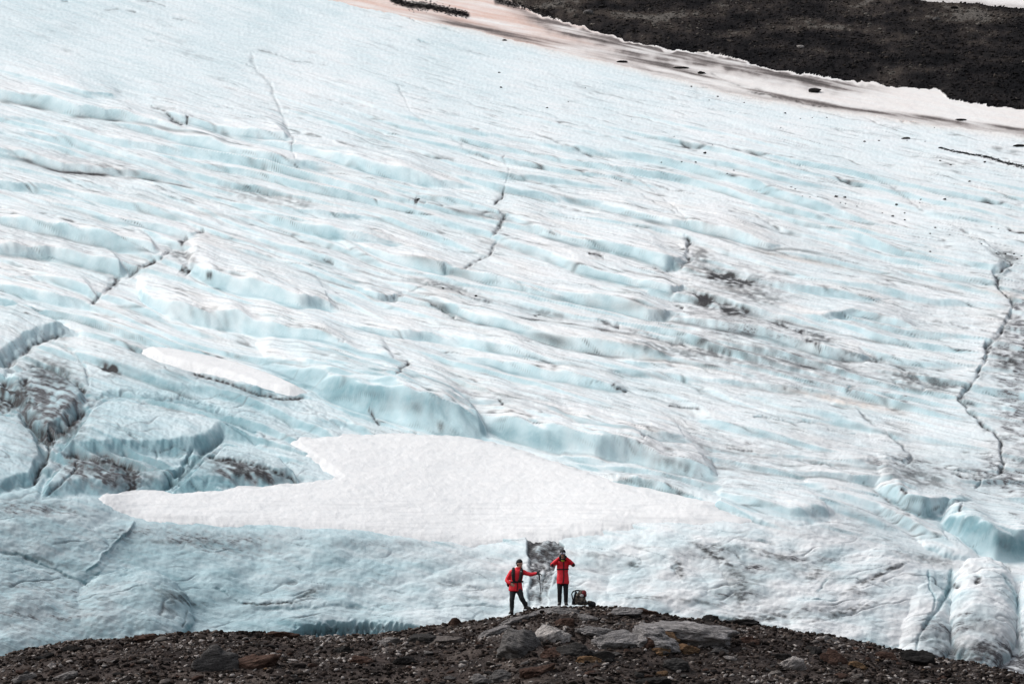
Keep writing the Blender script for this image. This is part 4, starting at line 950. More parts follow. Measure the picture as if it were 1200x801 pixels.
# ------------------------------------------------------------------ people and their things
M_RED = plain('red shell fabric', (0.92, 0.018, 0.035), .6, .18, 9, bumpd=.02)
M_BLK = plain('black fabric', (0.012, 0.012, 0.014), .8, .3, 14, bumpd=.01)
M_CHAR = plain('charcoal trousers', (0.016, 0.019, 0.022), .8, .3, 9, bumpd=.02)
M_SKIN = plain('skin', (0.50, 0.29, 0.21), .55, .06, 20, bumpd=.001)
M_HAIR = plain('dark hair', (0.02, 0.014, 0.01), .6, .3, 60, bumpd=.004)
M_EYEW = plain('eye white', (0.7, 0.7, 0.68), .3, .02, 20, bumpd=0.0); M_EYED = plain('iris', (0.03, 0.02, 0.015), .2, .02, 20, bumpd=0.0)
M_LIP = plain('lip', (0.36, 0.13, 0.11), .5, .05, 20, bumpd=0.0)
M_YEL = plain('yellow green fleece', (0.50, 0.60, 0.05), .8, .1, 20)
M_GREYW = plain('pale grey webbing', (0.55, 0.55, 0.55), .6, .1, 20)
M_LENS = plain('coated lens', (0.45, 0.45, 0.55), .12, .05, 20, bumpd=0.0)
M_METAL = plain('dull metal', (0.30, 0.31, 0.32), .4, .1, 20, metal=.8, bumpd=0.0)
M_BOOT = plain('boot leather', (0.022, 0.019, 0.017), .6, .3, 20)
M_SOLE = plain('boot sole', (0.01, 0.01, 0.01), .9, .2, 20)
M_CAMO, t_, b_ = newmat('camouflage cloth')
pos_ = N(t_, 'ShaderNodeTexCoord').outputs['Object']
n_ = noise_tex(t_, pos_, 11, 3, .55, .6); c_ = ramp(t_, n_, [(0.36, (.030, .024, .020)), (.46, (.11, .085, .062)), (.52, (.055, .045, .036)), (.58, (.30, .255, .20)), (.66, (.11, .085, .07))])
t_.nodes[c_.node.name].color_ramp.interpolation = 'CONSTANT'; t_.links.new(c_, b_.inputs['Base Color']); b_.inputs['Roughness'].default_value = .85
bump(t_, b_, noise_tex(t_, pos_, 9, 3, .5), .02, .8)
M_DRED = plain('dark red cloth', (0.20, 0.018, 0.02), .7, .2, 20, bumpd=.01)

def ellipsoid(bm, c, r, rot=None, sub=2):
    m = Matrix.Translation(c) @ (rot.to_matrix().to_4x4() if rot else Matrix.Identity(4)) @ Matrix.Diagonal((*r, 1))
    bmesh.ops.create_icosphere(bm, subdivisions=sub, radius=1, matrix=m)
def tube(bm, pts, rad, seg=12, flat=1.0, up=None):
    """tapered limb with round ends through the joints"""
    pts = [Vector(p) for p in pts]; rings = []
    for i, p in enumerate(pts):
        d = (pts[min(i + 1, len(pts) - 1)] - pts[max(i - 1, 0)]).normalized()
        a = Vector(up) if up else (Vector((0, 1, 0)) if abs(d.y) < .9 else Vector((1, 0, 0)))
        x = d.cross(a).normalized(); y = x.cross(d).normalized()
        rings.append([bm.verts.new(p + x * (rad[i] * math.cos(k * 2 * math.pi / seg)) + y * (rad[i] * flat * math.sin(k * 2 * math.pi / seg))) for k in range(seg)])
    for a, b in zip(rings[:-1], rings[1:]):
        for k in range(seg): bm.faces.new((a[k], a[(k + 1) % seg], b[(k + 1) % seg], b[k]))
    bm.faces.new(rings[0][::-1]); bm.faces.new(rings[-1])
    if flat == 1.0:
        for i in (0, -1): ellipsoid(bm, pts[i], (rad[i],) * 3, sub=1)
        for i in range(1, len(pts) - 1): ellipsoid(bm, pts[i], (rad[i],) * 3, sub=1)
def loft(bm, rings, seg=20, rz=0.0):
    """closed body of stacked ovals: (cx, cy, cz, rx, ry)"""
    R = []
    for cx, cy, cz, rx, ry in rings:
        R.append([bm.verts.new((cx + rx * math.cos(t + rz), cy + ry * math.sin(t + rz), cz)) for t in [k * 2 * math.pi / seg for k in range(seg)]])
    for a, b in zip(R[:-1], R[1:]):
        for k in range(seg): bm.faces.new((a[k], a[(k + 1) % seg], b[(k + 1) % seg], b[k]))
    bm.faces.new(R[0][::-1]); bm.faces.new(R[-1])
def fuse(name, bm, mat, parent, voxel=0.012, smooth=2, wrinkle=0.0, seed=0):
    """weld overlapping volumes into one continuous skin"""
    me = bpy.data.meshes.new(name); bmesh.ops.recalc_face_normals(bm, faces=bm.faces[:]); bm.to_mesh(me); bm.free()
    o = bpy.data.objects.new(name, me); COL.objects.link(o)
    r = o.modifiers.new('r', 'REMESH'); r.mode = 'VOXEL'; r.voxel_size = voxel
    if smooth: q = o.modifiers.new('s', 'SMOOTH'); q.iterations = smooth; q.factor = .6
    dg = bpy.context.evaluated_depsgraph_get(); dg.update()
    m2 = bpy.data.meshes.new_from_object(o.evaluated_get(dg)); bpy.data.objects.remove(o); bpy.data.meshes.remove(me)
    m2.name = name; m2.materials.clear(); m2.materials.append(mat)
    if wrinkle:
        for v in m2.vertices:
            p = v.co * 9 + Vector((seed, 0, 0)); p.z *= .7
            v.co += v.normal * (wrinkle * mnoise.noise(p) + wrinkle * .5 * mnoise.noise(p * 2.3))
    m2.polygons.foreach_set('use_smooth', np.ones(len(m2.polygons), bool))
    o = bpy.data.objects.new(name, m2); COL.objects.link(o); o.parent = parent
    return o
def solid(name, bm, mat, parent=None, smooth=True):
    me = bpy.data.meshes.new(name); bmesh.ops.recalc_face_normals(bm, faces=bm.faces[:]); bm.to_mesh(me); bm.free()
    me.polygons.foreach_set('use_smooth', np.full(len(me.polygons), smooth)); me.materials.append(mat)
    o = bpy.data.objects.new(name, me); COL.objects.link(o); o.parent = parent
    return o
def ribbon(bm, pts, w, th, nrm_=(0, -1, 0)):
    pts = [Vector(p) for p in pts]; n = Vector(nrm_); prev = None
    for i, p in enumerate(pts):
        d = (pts[min(i + 1, len(pts) - 1)] - pts[max(i - 1, 0)]).normalized(); s = d.cross(n).normalized() * w / 2; nn = s.cross(d).normalized() * th / 2
        cur = [bm.verts.new(p + s + nn), bm.verts.new(p - s + nn), bm.verts.new(p - s - nn), bm.verts.new(p + s - nn)]
        if prev:
            for k in range(4): bm.faces.new((prev[k], prev[(k + 1) % 4], cur[(k + 1) % 4], cur[k]))
        else: bm.faces.new(cur[::-1])
        prev = cur
    bm.faces.new(prev)
def hand(bm, wrist, fdir, palm_n, thumb_side, curl=0.9, size=1.0):
    """palm, four unequal bent fingers and a thumb leaving the side of the palm"""
    w0 = Vector(wrist); f = Vector(fdir).normalized(); n = Vector(palm_n); n = (n - f * n.dot(f)).normalized(); s = Vector(thumb_side); s = (s - f * s.dot(f) - n * s.dot(n)).normalized()
    k = size
    rot = Matrix((s, f, n)).transposed().to_quaternion()
    ellipsoid(bm, w0 + f * .05 * k, (.042 * k, .052 * k, .017 * k), rot)
    for i, L in enumerate((.072, .08, .075, .06)):
        p = w0 + f * .09 * k + s * (.030 - .020 * i) * k; pts = [w0 + f * .06 * k + s * (.026 - .017 * i) * k, p]; d = f.copy()
        for j in range(3):
            a = curl * (.35 + .35 * j); dd = (f * math.cos(a) + n * math.sin(a)).normalized(); p = p + dd * L * k * (.45, .32, .25)[j]; pts.append(p)
        tube(bm, pts, [.010 * k, .0098 * k, .009 * k, .0085 * k, .007 * k], 8)
    b = w0 + f * .025 * k + s * .03 * k
    tube(bm, [b, b + (s * .7 + f * .6 + n * .3).normalized() * .035 * k, b + (s * .7 + f * .6 + n * .3).normalized() * .035 * k + (f + n * .7).normalized() * .035 * k], [.013 * k, .011 * k, .009 * k], 8)
def head_parts(bm, c, fwd):
    """skull, jaw, nose, ears and neck"""
    f = Vector(fwd).normalized(); s = f.cross(Vector((0, 0, 1))).normalized(); up = Vector((0, 0, 1))
    rot = Matrix((s, f, up)).transposed().to_quaternion(); c = Vector(c)
    ellipsoid(bm, c + up * .02, (.077, .097, .105), rot, 3); ellipsoid(bm, c + f * .025 - up * .055, (.056, .066, .062), rot, 2)
    ellipsoid(bm, c + f * .10 - up * .012, (.012, .020, .020), rot, 2); ellipsoid(bm, c + f * .094 + up * .008, (.009, .014, .026), rot, 2)
    ellipsoid(bm, c + f * .085 + up * .032, (.045, .014, .009), rot, 2); ellipsoid(bm, c + f * .083 - up * .085, (.022, .018, .016), rot, 2)
    for k in (-1, 1): ellipsoid(bm, c + s * .078 * k - f * .005, (.010, .018, .030), rot, 2)
    return c, f, s, rot
def face_bits(parent, c, f, s, rot):
    for k in (-1, 1):
        bm = bmesh.new(); ellipsoid(bm, c + f * .086 + s * .030 * k + Vector((0, 0, .012)), (.014, .010, .010), rot, 2); e = solid('eye', bm, M_EYEW, parent)
        bm = bmesh.new(); ellipsoid(bm, c + f * .0945 + s * .030 * k + Vector((0, 0, .012)), (.006, .003, .006), rot, 2); solid('iris', bm, M_EYED, e)
    bm = bmesh.new(); ellipsoid(bm, c + f * .092 - Vector((0, 0, .052)), (.024, .008, .007), rot, 2); solid('mouth', bm, M_LIP, parent)
def boot(parent, ankle, toe):
    a, t = Vector(ankle), Vector(toe); d = (t - a); d.z = 0; d.normalize()
    bm = bmesh.new(); z0 = a.z - .095
    tube(bm, [a + Vector((0, 0, .10)), a, a - Vector((0, 0, .03))], [.056, .058, .055]); ellipsoid(bm, a - d * .025 + Vector((0, 0, -.045)), (.052, .052, .045))
    tube(bm, [a + d * .03 + Vector((0, 0, -.04)), a + d * .11 + Vector((0, 0, -.055)), a + d * .17 + Vector((0, 0, -.062))], [.055, .050, .040])
    o = fuse('boot', bm, M_BOOT, parent, .012, 2)
    bm = bmesh.new(); n = Vector((-d.y, d.x, 0)); out = [(-.085, .0), (-.07, .04), (0, .045), (.1, .055), (.17, .048), (.21, .02), (.21, -.02), (.17, -.048), (.1, -.055), (0, -.045), (-.07, -.04)]
    lo = [bm.verts.new(a + d * p + n * q + Vector((0, 0, z0 - a.z - .005))) for p, q in out]; hi = [bm.verts.new(v.co + Vector((0, 0, .028))) for v in lo]
    bm.faces.new(lo[::-1]); bm.faces.new(hi)
    for k in range(len(lo)): bm.faces.new((lo[k], lo[(k + 1) % len(lo)], hi[(k + 1) % len(lo)], hi[k]))
    solid('sole', bm, M_SOLE, o, False)

MPX = DC * 0.0002
def stand(u, v_feet, y=132.9):
    a, ry, rz_ = ray(u, v_feet); return Vector((a / ry * y, y, rz_ / ry * y))

# ---- the person holding the stick
R1 = stand(606, 718.5); p1 = empty('person', R1)
tag(p1, 'person in red jacket and black harness vest, arm stretched out with a short stick', 'person', 'people in red jackets on the mound')
HC = (.075, -.03, 1.545); F1 = (0.86, -0.5, -0.05)
bm = bmesh.new()
c, f, s, rot = head_parts(bm, HC, F1)
tube(bm, [(.03, .0, 1.36), (.055, -.01, 1.46)], [.062, .058])
loft(bm, [(-.05, 0, .78, .15, .11), (-.05, 0, .9, .155, .12), (-.03, 0, 1.05, .14, .105), (0, 0, 1.2, .17, .12), (0, 0, 1.33, .16, .10), (.02, 0, 1.40, .07, .06)])
for pts, rd in (([(-.11, 0, .80), (-.155, -.03, .42), (-.165, .02, .12)], [.085, .058, .042]), ([(.02, 0, .80), (.14, -.10, .49), (.27, -.02, .245)], [.085, .058, .042]),
                ([(-.19, 0, 1.30), (-.31, .0, 1.03), (-.20, -.13, .93)], [.052, .042, .032]), ([(.18, 0, 1.29), (.42, -.06, 1.22), (.64, -.10, 1.255)], [.052, .042, .030])):
    tube(bm, pts, rd)
for a, t in (((-.165, .02, .11), (-.20, -.15, .04)), ((.27, -.02, .235), (.40, -.15, .15))):
    ellipsoid(bm, Vector(a) * .72 + Vector(t) * .28 - Vector((0, 0, .02)), (.03, .05, .025))
hand(bm, (.64, -.10, 1.255), (.9, -.25, -.25), (0, -.35, -1), (.1, -1, .3), 1.25)
hand(bm, (-.20, -.13, .93), (.8, -.2, -.5), (0, 1, 0), (0, -.3, 1), .8)
b1 = fuse('body', bm, M_SKIN, p1, .0075, 1)
face_bits(p1, c, f, s, rot)
bm = bmesh.new()
loft(bm, [(-.04, 0, .70, .215, .145), (-.045, 0, .74, .220, .152), (-.05, 0, .86, .205, .150), (-.04, 0, .98, .185, .140), (-.01, 0, 1.12, .195, .145), (0, 0, 1.25, .205, .145), (.0, 0, 1.33, .185, .125), (.02, -.005, 1.385, .11, .09), (.035, -.01, 1.44, .085, .08)])
tube(bm, [(-.17, 0, 1.30), (-.25, .01, 1.17), (-.315, .0, 1.03), (-.27, -.07, .97), (-.215, -.125, .935)], [.078, .076, .072, .062, .048])
tube(bm, [(.16, 0, 1.295), (.30, -.03, 1.245), (.42, -.06, 1.215), (.53, -.08, 1.23), (.625, -.10, 1.25)], [.078, .072, .066, .056, .046])
fuse('jacket', bm, M_RED, p1, .012, 2, .010, 3)
bm = bmesh.new()
tube(bm, [(-.11, 0, .80), (-.14, -.01, .62), (-.158, -.03, .42), (-.165, .0, .25), (-.165, .02, .10)], [.112, .098, .080, .070, .066]); tube(bm, [(.02, 0, .80), (.08, -.05, .66), (.14, -.10, .49), (.21, -.06, .36), (.27, -.02, .235)], [.112, .100, .082, .072, .064])
loft(bm, [(-.045, 0, .72, .17, .12), (-.045, 0, .80, .175, .13), (-.045, 0, .9, .16, .12)])
fuse('trousers', bm, M_CHAR, p1, .012, 2, .009, 5)
boot(p1, (-.165, .02, .095), (-.24, -.2, .0)); boot(p1, (.275, -.02, .235), (.42, -.14, .15))
bm = bmesh.new(); ellipsoid(bm, Vector(HC) + Vector((0, 0, .055)), (.092, .104, .098), rot, 3)
for v in [v for v in bm.verts if v.co.z < HC[2] + .035]: v.co.z = HC[2] + .035
ellipsoid(bm, Vector(HC) + Vector((-.03, .03, .03)), (.085, .085, .08), rot, 2)
fuse('beanie', bm, M_BLK, p1, .01, 1, .003)
bm = bmesh.new(); ellipsoid(bm, Vector(HC) - f * .045 - Vector((0, 0, .02)), (.075, .06, .075), rot, 2); solid('hair', bm, M_HAIR, p1)
# glove over the holding hand
bm = bmesh.new(); hand(bm, (.635, -.10, 1.254), (.9, -.25, -.25), (0, -.35, -1), (.1, -1, .3), 1.25, 1.13); tube(bm, [(.60, -.095, 1.25), (.65, -.10, 1.252)], [.05, .045]); fuse('glove', bm, M_BLK, p1, .008, 1)
# harness vest
bm = bmesh.new()
for sx in (-1, 1):
    tube(bm, [(sx * .115 + .01, .02, 1.42), (sx * .125 + .01, -.10, 1.36), (sx * .125, -.155, 1.22), (sx * .11 - .01, -.165, 1.08), (sx * .07 - .02, -.16, 1.00)], [.045, .055, .058, .055, .045], 12, .55, (0, 1, 0))
    tube(bm, [(sx * .115 + .01, .02, 1.42), (sx * .125 + .01, .12, 1.36), (sx * .12, .155, 1.2), (sx * .08, .15, 1.0)], [.04, .045, .05, .04], 12, .6, (0, 1, 0))
hv = fuse('harness_vest', bm, M_BLK, p1, .012, 1)
bm = bmesh.new()
ring = [(-.035 + .215 * math.cos(a), .168 * math.sin(a), .985 + .012 * math.cos(a)) for a in [k * math.pi / 16 for k in range(33)]]
for a, b in zip(ring[:-1], ring[1:]): ribbon(bm, [a, b], .055, .014, (a[0] + .035, a[1], 0))
solid('waist_strap', bm, M_BLK, hv, False)
bm = bmesh.new(); ribbon(bm, [(.0, -.168, 1.0), (.02, -.165, .86), (.01, -.158, .74)], .028, .012); solid('hanging_strap', bm, M_BLK, hv, False)
bm = bmesh.new(); ellipsoid(bm, (.125, -.192, 1.31), (.018, .006, .018)); solid('badge', bm, M_GREYW, hv)
bm = bmesh.new(); ribbon(bm, [(.19, -.08, 1.03), (.205, -.07, .92), (.19, -.09, .82)], .03, .01, (1, 0, 0)); solid('webbing_loop', bm, M_GREYW, hv, False)
bm = bmesh.new(); ellipsoid(bm, (-.27, .10, .93), (.06, .05, .11)); solid('side_pouch', bm, M_BLK, hv)
# the stick
st = empty('walking_stick', R1 + Vector((.70, -.145, .72)))
tag(st, 'short black walking stick hanging from the stretched out gloved hand', 'stick')
bm = bmesh.new(); tube(bm, [(-.035, .01, .58), (-.02, .0, .50), (.0, 0, .33)], [.024, .024, .018]); tube(bm, [(-.06, .015, .59), (.0, .0, .59)], [.02, .02]); solid('grip', bm, M_BLK, st)
bm = bmesh.new(); tube(bm, [(0, 0, .34), (.008, 0, .22)], [.008, .008]); solid('shaft', bm, M_METAL, st)
bm = bmesh.new(); tube(bm, [(.008, 0, .24), (.03, 0, -.02)], [.013, .011]); solid('lower_section', bm, M_BLK, st)

# ---- the person looking through binoculars
R2 = stand(659.5, 708.5); p2 = empty('person', R2)
tag(p2, 'person in long red coat facing the camera, elbows out, both hands raising binoculars', 'person', 'people in red jackets on the mound')
HC = (.0, -.02, 1.585); F2 = (0, -1, 0.0)
bm = bmesh.new(); c, f, s, rot = head_parts(bm, HC, F2)
tube(bm, [(0, .01, 1.40), (0, 0, 1.50)], [.06, .057])
loft(bm, [(0, 0, .80, .14, .10), (0, 0, .93, .15, .11), (0, 0, 1.08, .125, .095), (0, 0, 1.25, .155, .11), (0, 0, 1.38, .15, .09), (0, 0, 1.44, .07, .06)])
for k in (-1, 1):
    tube(bm, [(k * .08, 0, .84), (k * .095, -.02, .48), (k * .10, .02, .10)], [.082, .056, .040]); ellipsoid(bm, (k * .105, -.07, .045), (.034, .07, .028))
    tube(bm, [(k * .17, 0, 1.36), (k * .325, -.10, 1.25), (k * .075, -.20, 1.50)], [.05, .042, .03])
    hand(bm, (k * .075, -.20, 1.50), (-k * .25, -.1, 1), (-k, .2, 0), (0, 1, .2), .9)
fuse('body', bm, M_SKIN, p2, .0075, 1); face_bits(p2, c, f, s, rot)
bm = bmesh.new()
loft(bm, [(.005, 0, .66, .195, .145), (.005, 0, .70, .20, .150), (0, 0, .88, .185, .145), (0, 0, 1.03, .172, .132), (0, 0, 1.16, .180, .138), (0, 0, 1.29, .190, .138), (0, 0, 1.37, .175, .12), (0, 0, 1.42, .12, .095)])
for k in (-1, 1): tube(bm, [(k * .15, 0, 1.345), (k * .25, -.05, 1.305), (k * .325, -.10, 1.25), (k * .22, -.155, 1.36), (k * .10, -.195, 1.47)], [.080, .076, .070, .058, .047])
ct = fuse('coat', bm, M_RED, p2, .012, 2, .009, 11)
bm = bmesh.new(); ribbon(bm, [(.025, -.125, 1.38), (.028, -.148, 1.28), (.030, -.146, 1.1), (.030, -.152, .95), (.026, -.155, .80), (.0, -.155, .67)], .030, .016); solid('zip_flap', bm, M_BLK, ct, False)
bm = bmesh.new(); ring = [(.182 * math.cos(a), .140 * math.sin(a), 1.115) for a in [k * math.pi / 16 for k in range(33)]]
for a, b in zip(ring[:-1], ring[1:]): ribbon(bm, [a, b], .034, .016, (a[0], a[1], 0))
solid('belt', bm, M_BLK, ct, False)
bm = bmesh.new(); tube(bm, [(-.15, .02, 1.395), (-.09, -.085, 1.41), (0, -.12, 1.395), (.09, -.085, 1.41), (.15, .02, 1.395), (.1, .1, 1.44), (0, .12, 1.46), (-.1, .1, 1.44), (-.15, .02, 1.395)], [.045, .05, .05, .05, .045, .05, .055, .05, .045]); fuse('hood_collar', bm, M_BLK, ct, .012, 1)
for k in (-1, 1):
    bm = bmesh.new(); tube(bm, [(k * .31, -.115, 1.225), (k * .335, -.10, 1.235)], [.045, .05]); tube(bm, [(k * .335, -.10, 1.24), (k * .29, -.125, 1.285)], [.058, .052])
    solid('elbow_patch', bm, M_BLK, ct)
bm = bmesh.new(); tube(bm, [(-.04, -.135, 1.385), (0, -.15, 1.37), (.04, -.135, 1.385)], [.024, .028, .024]); solid('neck_gaiter', bm, M_YEL, p2)
bm = bmesh.new()
for k in (-1, 1): tube(bm, [(k * .08, 0, .84), (k * .09, -.01, .66), (k * .095, -.02, .48), (k * .10, .0, .28), (k * .10, .02, .10)], [.100, .090, .076, .070, .066])
loft(bm, [(0, 0, .76, .165, .12), (0, 0, .84, .17, .125), (0, 0, .93, .155, .115)])
fuse('trousers', bm, M_BLK, p2, .012, 2, .007, 8)
for k in (-1, 1): boot(p2, (k * .10, .02, .095), (k * .13, -.2, .0))
bm = bmesh.new(); ellipsoid(bm, Vector(HC) + Vector((0, .01, .055)), (.092, .106, .098), rot, 3)
for v in [v for v in bm.verts if v.co.z < HC[2] + .04]: v.co.z = HC[2] + .04
cap = fuse('cap', bm, M_BLK, p2, .01, 1)
for k in (-1, 1):
    bm = bmesh.new(); hand(bm, (k * .075, -.20, 1.495), (-k * .25, -.1, 1), (-k, .2, 0), (0, 1, .2), .9, 1.13); tube(bm, [(k * .095, -.195, 1.465), (k * .078, -.2, 1.51)], [.05, .043]); fuse('glove', bm, M_BLK, p2, .008, 1)
# binoculars
bn = empty('binoculars', R2 + Vector((0, -.19, 1.60))); tag(bn, 'black binoculars with pale lenses held up to the eyes', 'binoculars')
for k in (-1, 1):
    bm = bmesh.new(); tube(bm, [(k * .034, .075, 0), (k * .036, .02, 0), (k * .042, -.04, 0), (k * .042, -.075, 0)], [.018, .024, .032, .034], 16); br = solid('barrel', bm, M_BLK, bn)
    bm = bmesh.new(); bmesh.ops.create_cone(bm, cap_ends=True, segments=20, radius1=.032, radius2=.032, depth=.008, matrix=Matrix.Translation((k * .042, -.112, 0)) @ Matrix.Rotation(math.pi / 2, 4, 'X')); solid('lens', bm, M_LENS, br)
bm = bmesh.new(); tube(bm, [(-.03, .0, .005), (.03, .0, .005)], [.014, .014]); solid('bridge', bm, M_BLK, bn)

# ---- the rucksack on the crest
R3 = stand(679, 709.0, 132.75); pk = empty('rucksack', R3); tag(pk, 'camouflage patterned rucksack with dark red flap standing on the rocks beside the person', 'rucksack')
bm = bmesh.new(); loft(bm, [(.06, 0, .02, .20, .14), (.05, 0, .08, .22, .16), (.02, 0, .20, .17, .145), (.03, 0, .31, .15, .12), (.07, 0, .40, .12, .11), (.10, 0, .48, .06, .06)])
fuse('main_bag', bm, M_CAMO, pk, .014, 2, .022, 2)
bm = bmesh.new(); ellipsoid(bm, (.14, -.07, .39), (.075, .085, .085)); ellipsoid(bm, (.18, -.03, .33), (.05, .06, .07)); fuse('top_flap', bm, M_DRED, pk, .012, 1, .014, 4)
bm = bmesh.new(); ellipsoid(bm, (.03, -.15, .16), (.12, .06, .12)); ellipsoid(bm, (-.06, -.15, .30), (.06, .05, .08)); fuse('front_pocket', bm, M_CAMO, pk, .012, 1, .014, 6)
bm = bmesh.new(); tube(bm, [(-.17, -.03, .02), (-.21, -.04, .20), (-.24, -.04, .36), (-.19, -.03, .44), (-.08, -.02, .47), (.04, -.03, .46)], [.018, .018, .02, .024, .026, .02]); tube(bm, [(-.16, -.05, .02), (-.18, -.06, .2), (-.12, -.07, .42)], [.02, .024, .02]); solid('carry_frame', bm, M_BLK, pk)
bm = bmesh.new(); ribbon(bm, [(-.22, -.12, .03), (-.20, -.15, .15), (-.13, -.17, .30), (-.09, -.16, .43)], .05, .018); solid('shoulder_strap', bm, M_BLK, pk, False)
bm = bmesh.new(); ribbon(bm, [(-.05, -.19, .08), (.05, -.215, .09), (.15, -.18, .1), (.2, -.1, .12)], .03, .012); solid('lower_strap', bm, M_BLK, pk, False)
bm = bmesh.new(); ellipsoid(bm, (.07, -.20, .31), (.06, .02, .05)); solid('pale_patch', bm, M_GREYW, pk)
bg2 = empty('small_bag', R3 + Vector((.36, -.05, -.03))); tag(bg2, 'small black and brown bag lying against the right side of the rucksack', 'bag')
bm = bmesh.new(); ellipsoid(bm, (0, 0, .09), (.13, .10, .095)); ellipsoid(bm, (.08, -.02, .07), (.08, .08, .07)); fuse('pouch', bm, M_BLK, bg2, .012, 1, .015, 9)
bm = bmesh.new(); ellipsoid(bm, (-.06, -.08, .15), (.06, .03, .04)); solid('flap', bm, M_CAMO, bg2)

# ------------------------------------------------------------------ stones lying on the ice and on the snow band
ICE_ST = [(585,86,2.6),(587,103,3.2),(980,231,4),(990,232,3.4),(1051,241,3),(1046,254,3),(1060,258,2.4),(1060,250,2.2),(1107,234,3.2),(1136,213,2.6),(1102,189,2.4),(1114,194,2.2),(1154,191,3),(927,220,2.4),(932,222,1.8),(940,230,1.4),(949,231,1.4),(958,231,1.6),(985,238,1.5),(991,239,1.6),(1004,242,1.6),(1034,250,1.5),(1079,233,2),(1078,238,1.5),(1096,267,2.2),(1090,274,2.2),(1090,295,2.4),(1113,275,1.6),(1162,266,1.4),(1170,268,1.4),(1150,286,2),(1153,281,1.6),(1178,298,2.4),(1188,298,2.2),(1192,304,2.2),(1168,297,2.2),(1197,300,2),(815,191,3),(799,191,2),(775,191,2),(860,200,2),(852,204,2),(826,180,4),(641,127,2.2),(728,211,1.5),(666,120,1.6),(810,102,2.2),(841,114,2.4),(831,118,1.6),(872,121,1.6),(920,133,2.4),(938,139,1.6),(952,138,1.4),(969,138,1.6),(1013,166,2.8),(1030,165,2.2),(1057,163,1.6),(1063,165,1.6),(1084,166,1.4),(686,103,1.4),(740,140,1.2),(790,160,1.4),(915,150,1.4),(835,170,1.4),(1095,150,1.2),(1117,176,1.6),(1122,180,1.6)]
smesh = []
for i in range(4):
    me = rock_mesh('stone', 1500 + i, sub=2, facets=7, rough=.1); me.materials.append(M_RBLACK); smesh.append(me)
def ice_stone(u, v, wpx, hpx, label, name='stone', group=None, mesh=None, tilt=0, cat='stone', deep=1.0):
    q = on_ice(u, v); px = q[1] * 0.0002
    o = bpy.data.objects.new(name, mesh or mr.choice(smesh)); COL.objects.link(o)
    o.scale = (wpx * px * .55, wpx * px * .55 * deep, hpx * px * .62); o.rotation_euler = (0, tilt, mr.uniform(0, 6.2) if not tilt and wpx < 5 else 0)
    o.location = (q[0], q[1] + o.scale[1] * .3, q[2] + o.scale[2] * .45); tag(o, label, cat, group); return o
for u, v, s in ICE_ST:
    if v < 215 and u < 900: z = 'on the smooth blue ice of the upper middle'
    elif v < 215: z = 'on the blue ice just below the snow band'
    elif u > 1140: z = 'on the ice where the winding dark crack begins'
    elif u < 1000: z = 'in the loose row left of the long furrow'
    else: z = 'on the ice between the row and the winding crack'
    sz = 'tiny' if s < 1.9 else 'small'
    ice_stone(u, v, s * 1.15, s * .85, '%s dark stone %s' % (sz, z), group='%s dark stones %s' % (sz, z))
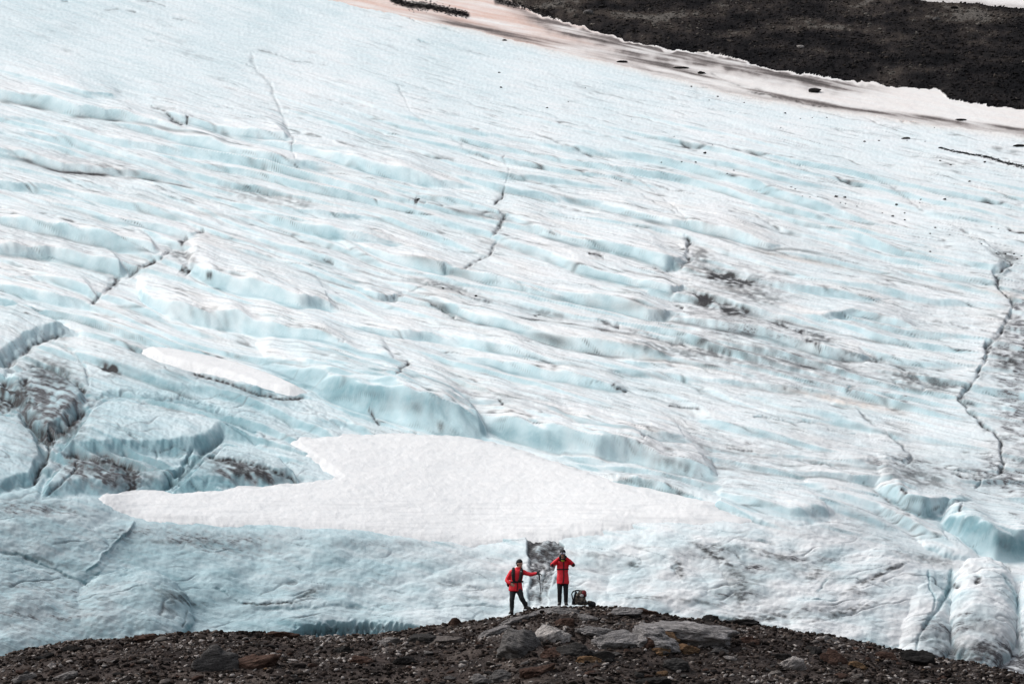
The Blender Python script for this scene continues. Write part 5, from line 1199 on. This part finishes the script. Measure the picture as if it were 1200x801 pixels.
for u, v, w_, h_, lab in [(954, 108, 15, 6.5, 'dark peaked boulder standing on the pinkish snow band'), (1062, 162.5, 8, 3, 'dark flat boulder on the ice below the right end of the snow band'), (1196, 172, 14, 3.5, 'long dark boulder on the ice at the right edge'),
                          (730, 73, 12, 3, 'flat dark rock at the edge of the ice, left of the other flat ones'), (798, 80.5, 16, 2.8, 'longest flat dark rock in the brown stripe of the snow band'), (822, 86.5, 9, 4.5, 'dark brown rounded rock in the brown stripe of the snow band'),
                          (1125, 141, 13, 2.6, 'thin dark rock on the snow band near the right edge'), (592, 47.5, 6, 2.2, 'small black rock at the ice edge under the black debris band'), (690, 17, 12, 7, 'grey boulder on the moraine at its left end'), (938, 57, 9, 6.5, 'pale tan boulder standing out on the dark moraine'),
                          (1001, 46, 7, 4, 'small pale brown boulder high on the dark moraine'), (1097, 24, 10, 5, 'grey brown boulder near the top of the moraine'), (1118, 10, 8, 4, 'light brown boulder at the upper rim of the moraine'), (706, 9, 8, 4, 'dark grey boulder above the grey one at the moraine end'),
                          (490, 235, 4.4, 3.2, 'black lump in place of a hole, in a furrow in the middle of the ice'), (558, 347.5, 3.4, 2.6, 'black lump in place of a hole right of the dark forked crack'), (519, 338, 2.8, 2.2, 'tiny black lump in place of a hole, just left of the one by the crack')]:  # these three lumps are added to stand for dark holes
    me = rock_mesh('boulder', int(u * 7 + v), sub=3, facets=8, rough=.12)
    me.materials.append({'g': M_RGREY, 'p': M_RLITE}.get(lab.split(' boulder')[0].split()[0][0] if 'moraine' in lab else '', M_RBLACK))
    ice_stone(u, v, w_, h_, lab, 'boulder', mesh=me, cat='boulder')
# the dark debris ridges: a line of rubble on the ice at the right, and the black bands on the snow
def debris(name, pts, n, wid, r0, r1, label):
    p = np.array(pts, float); L = np.concatenate([[0], np.cumsum(np.hypot(*np.diff(p, axis=0).T))]); P3, R3_ = [], []
    for k in range(n):
        s_ = mr.random() * L[-1]; u = np.interp(s_, L, p[:, 0]); v = np.interp(s_, L, p[:, 1]); wv_ = np.interp(s_, L, p[:, 2]) * wid
        q = on_ice(u + mr.gauss(0, .8), min(v + mr.gauss(0, .45) * wv_, 700)); P3.append(q); R3_.append(mr.uniform(r0, r1) ** 1.0)
    o = pebble_field(name, np.array(P3), np.array(R3_), rng.uniform(0, .35, n), M_MOR, 77); tag(o, label, 'debris', kind='stuff')
debris('debris_line', [(1100,173,.4),(1115,177,1),(1132,180,.6),(1150,183,1.4),(1160,185,2),(1175,190,1.4),(1200,196,2),(1230,203,2)], 1100, 1.1, .05, .13, 'thin dark line of stony debris on the ice at the right edge')
debris('debris_band', [(452,-8,2),(462,1,4),(480,6,5),(505,8,5),(520,12,5),(548,17.5,3.5)], 1600, 1.1, .07, .17, 'black band of debris on the pinkish snow at the top')
debris('rim_debris', [(583,1,3),(604,6,4),(640,14,3),(650,22,2)], 500, 1.1, .07, .16, 'black debris at the left tip of the moraine')
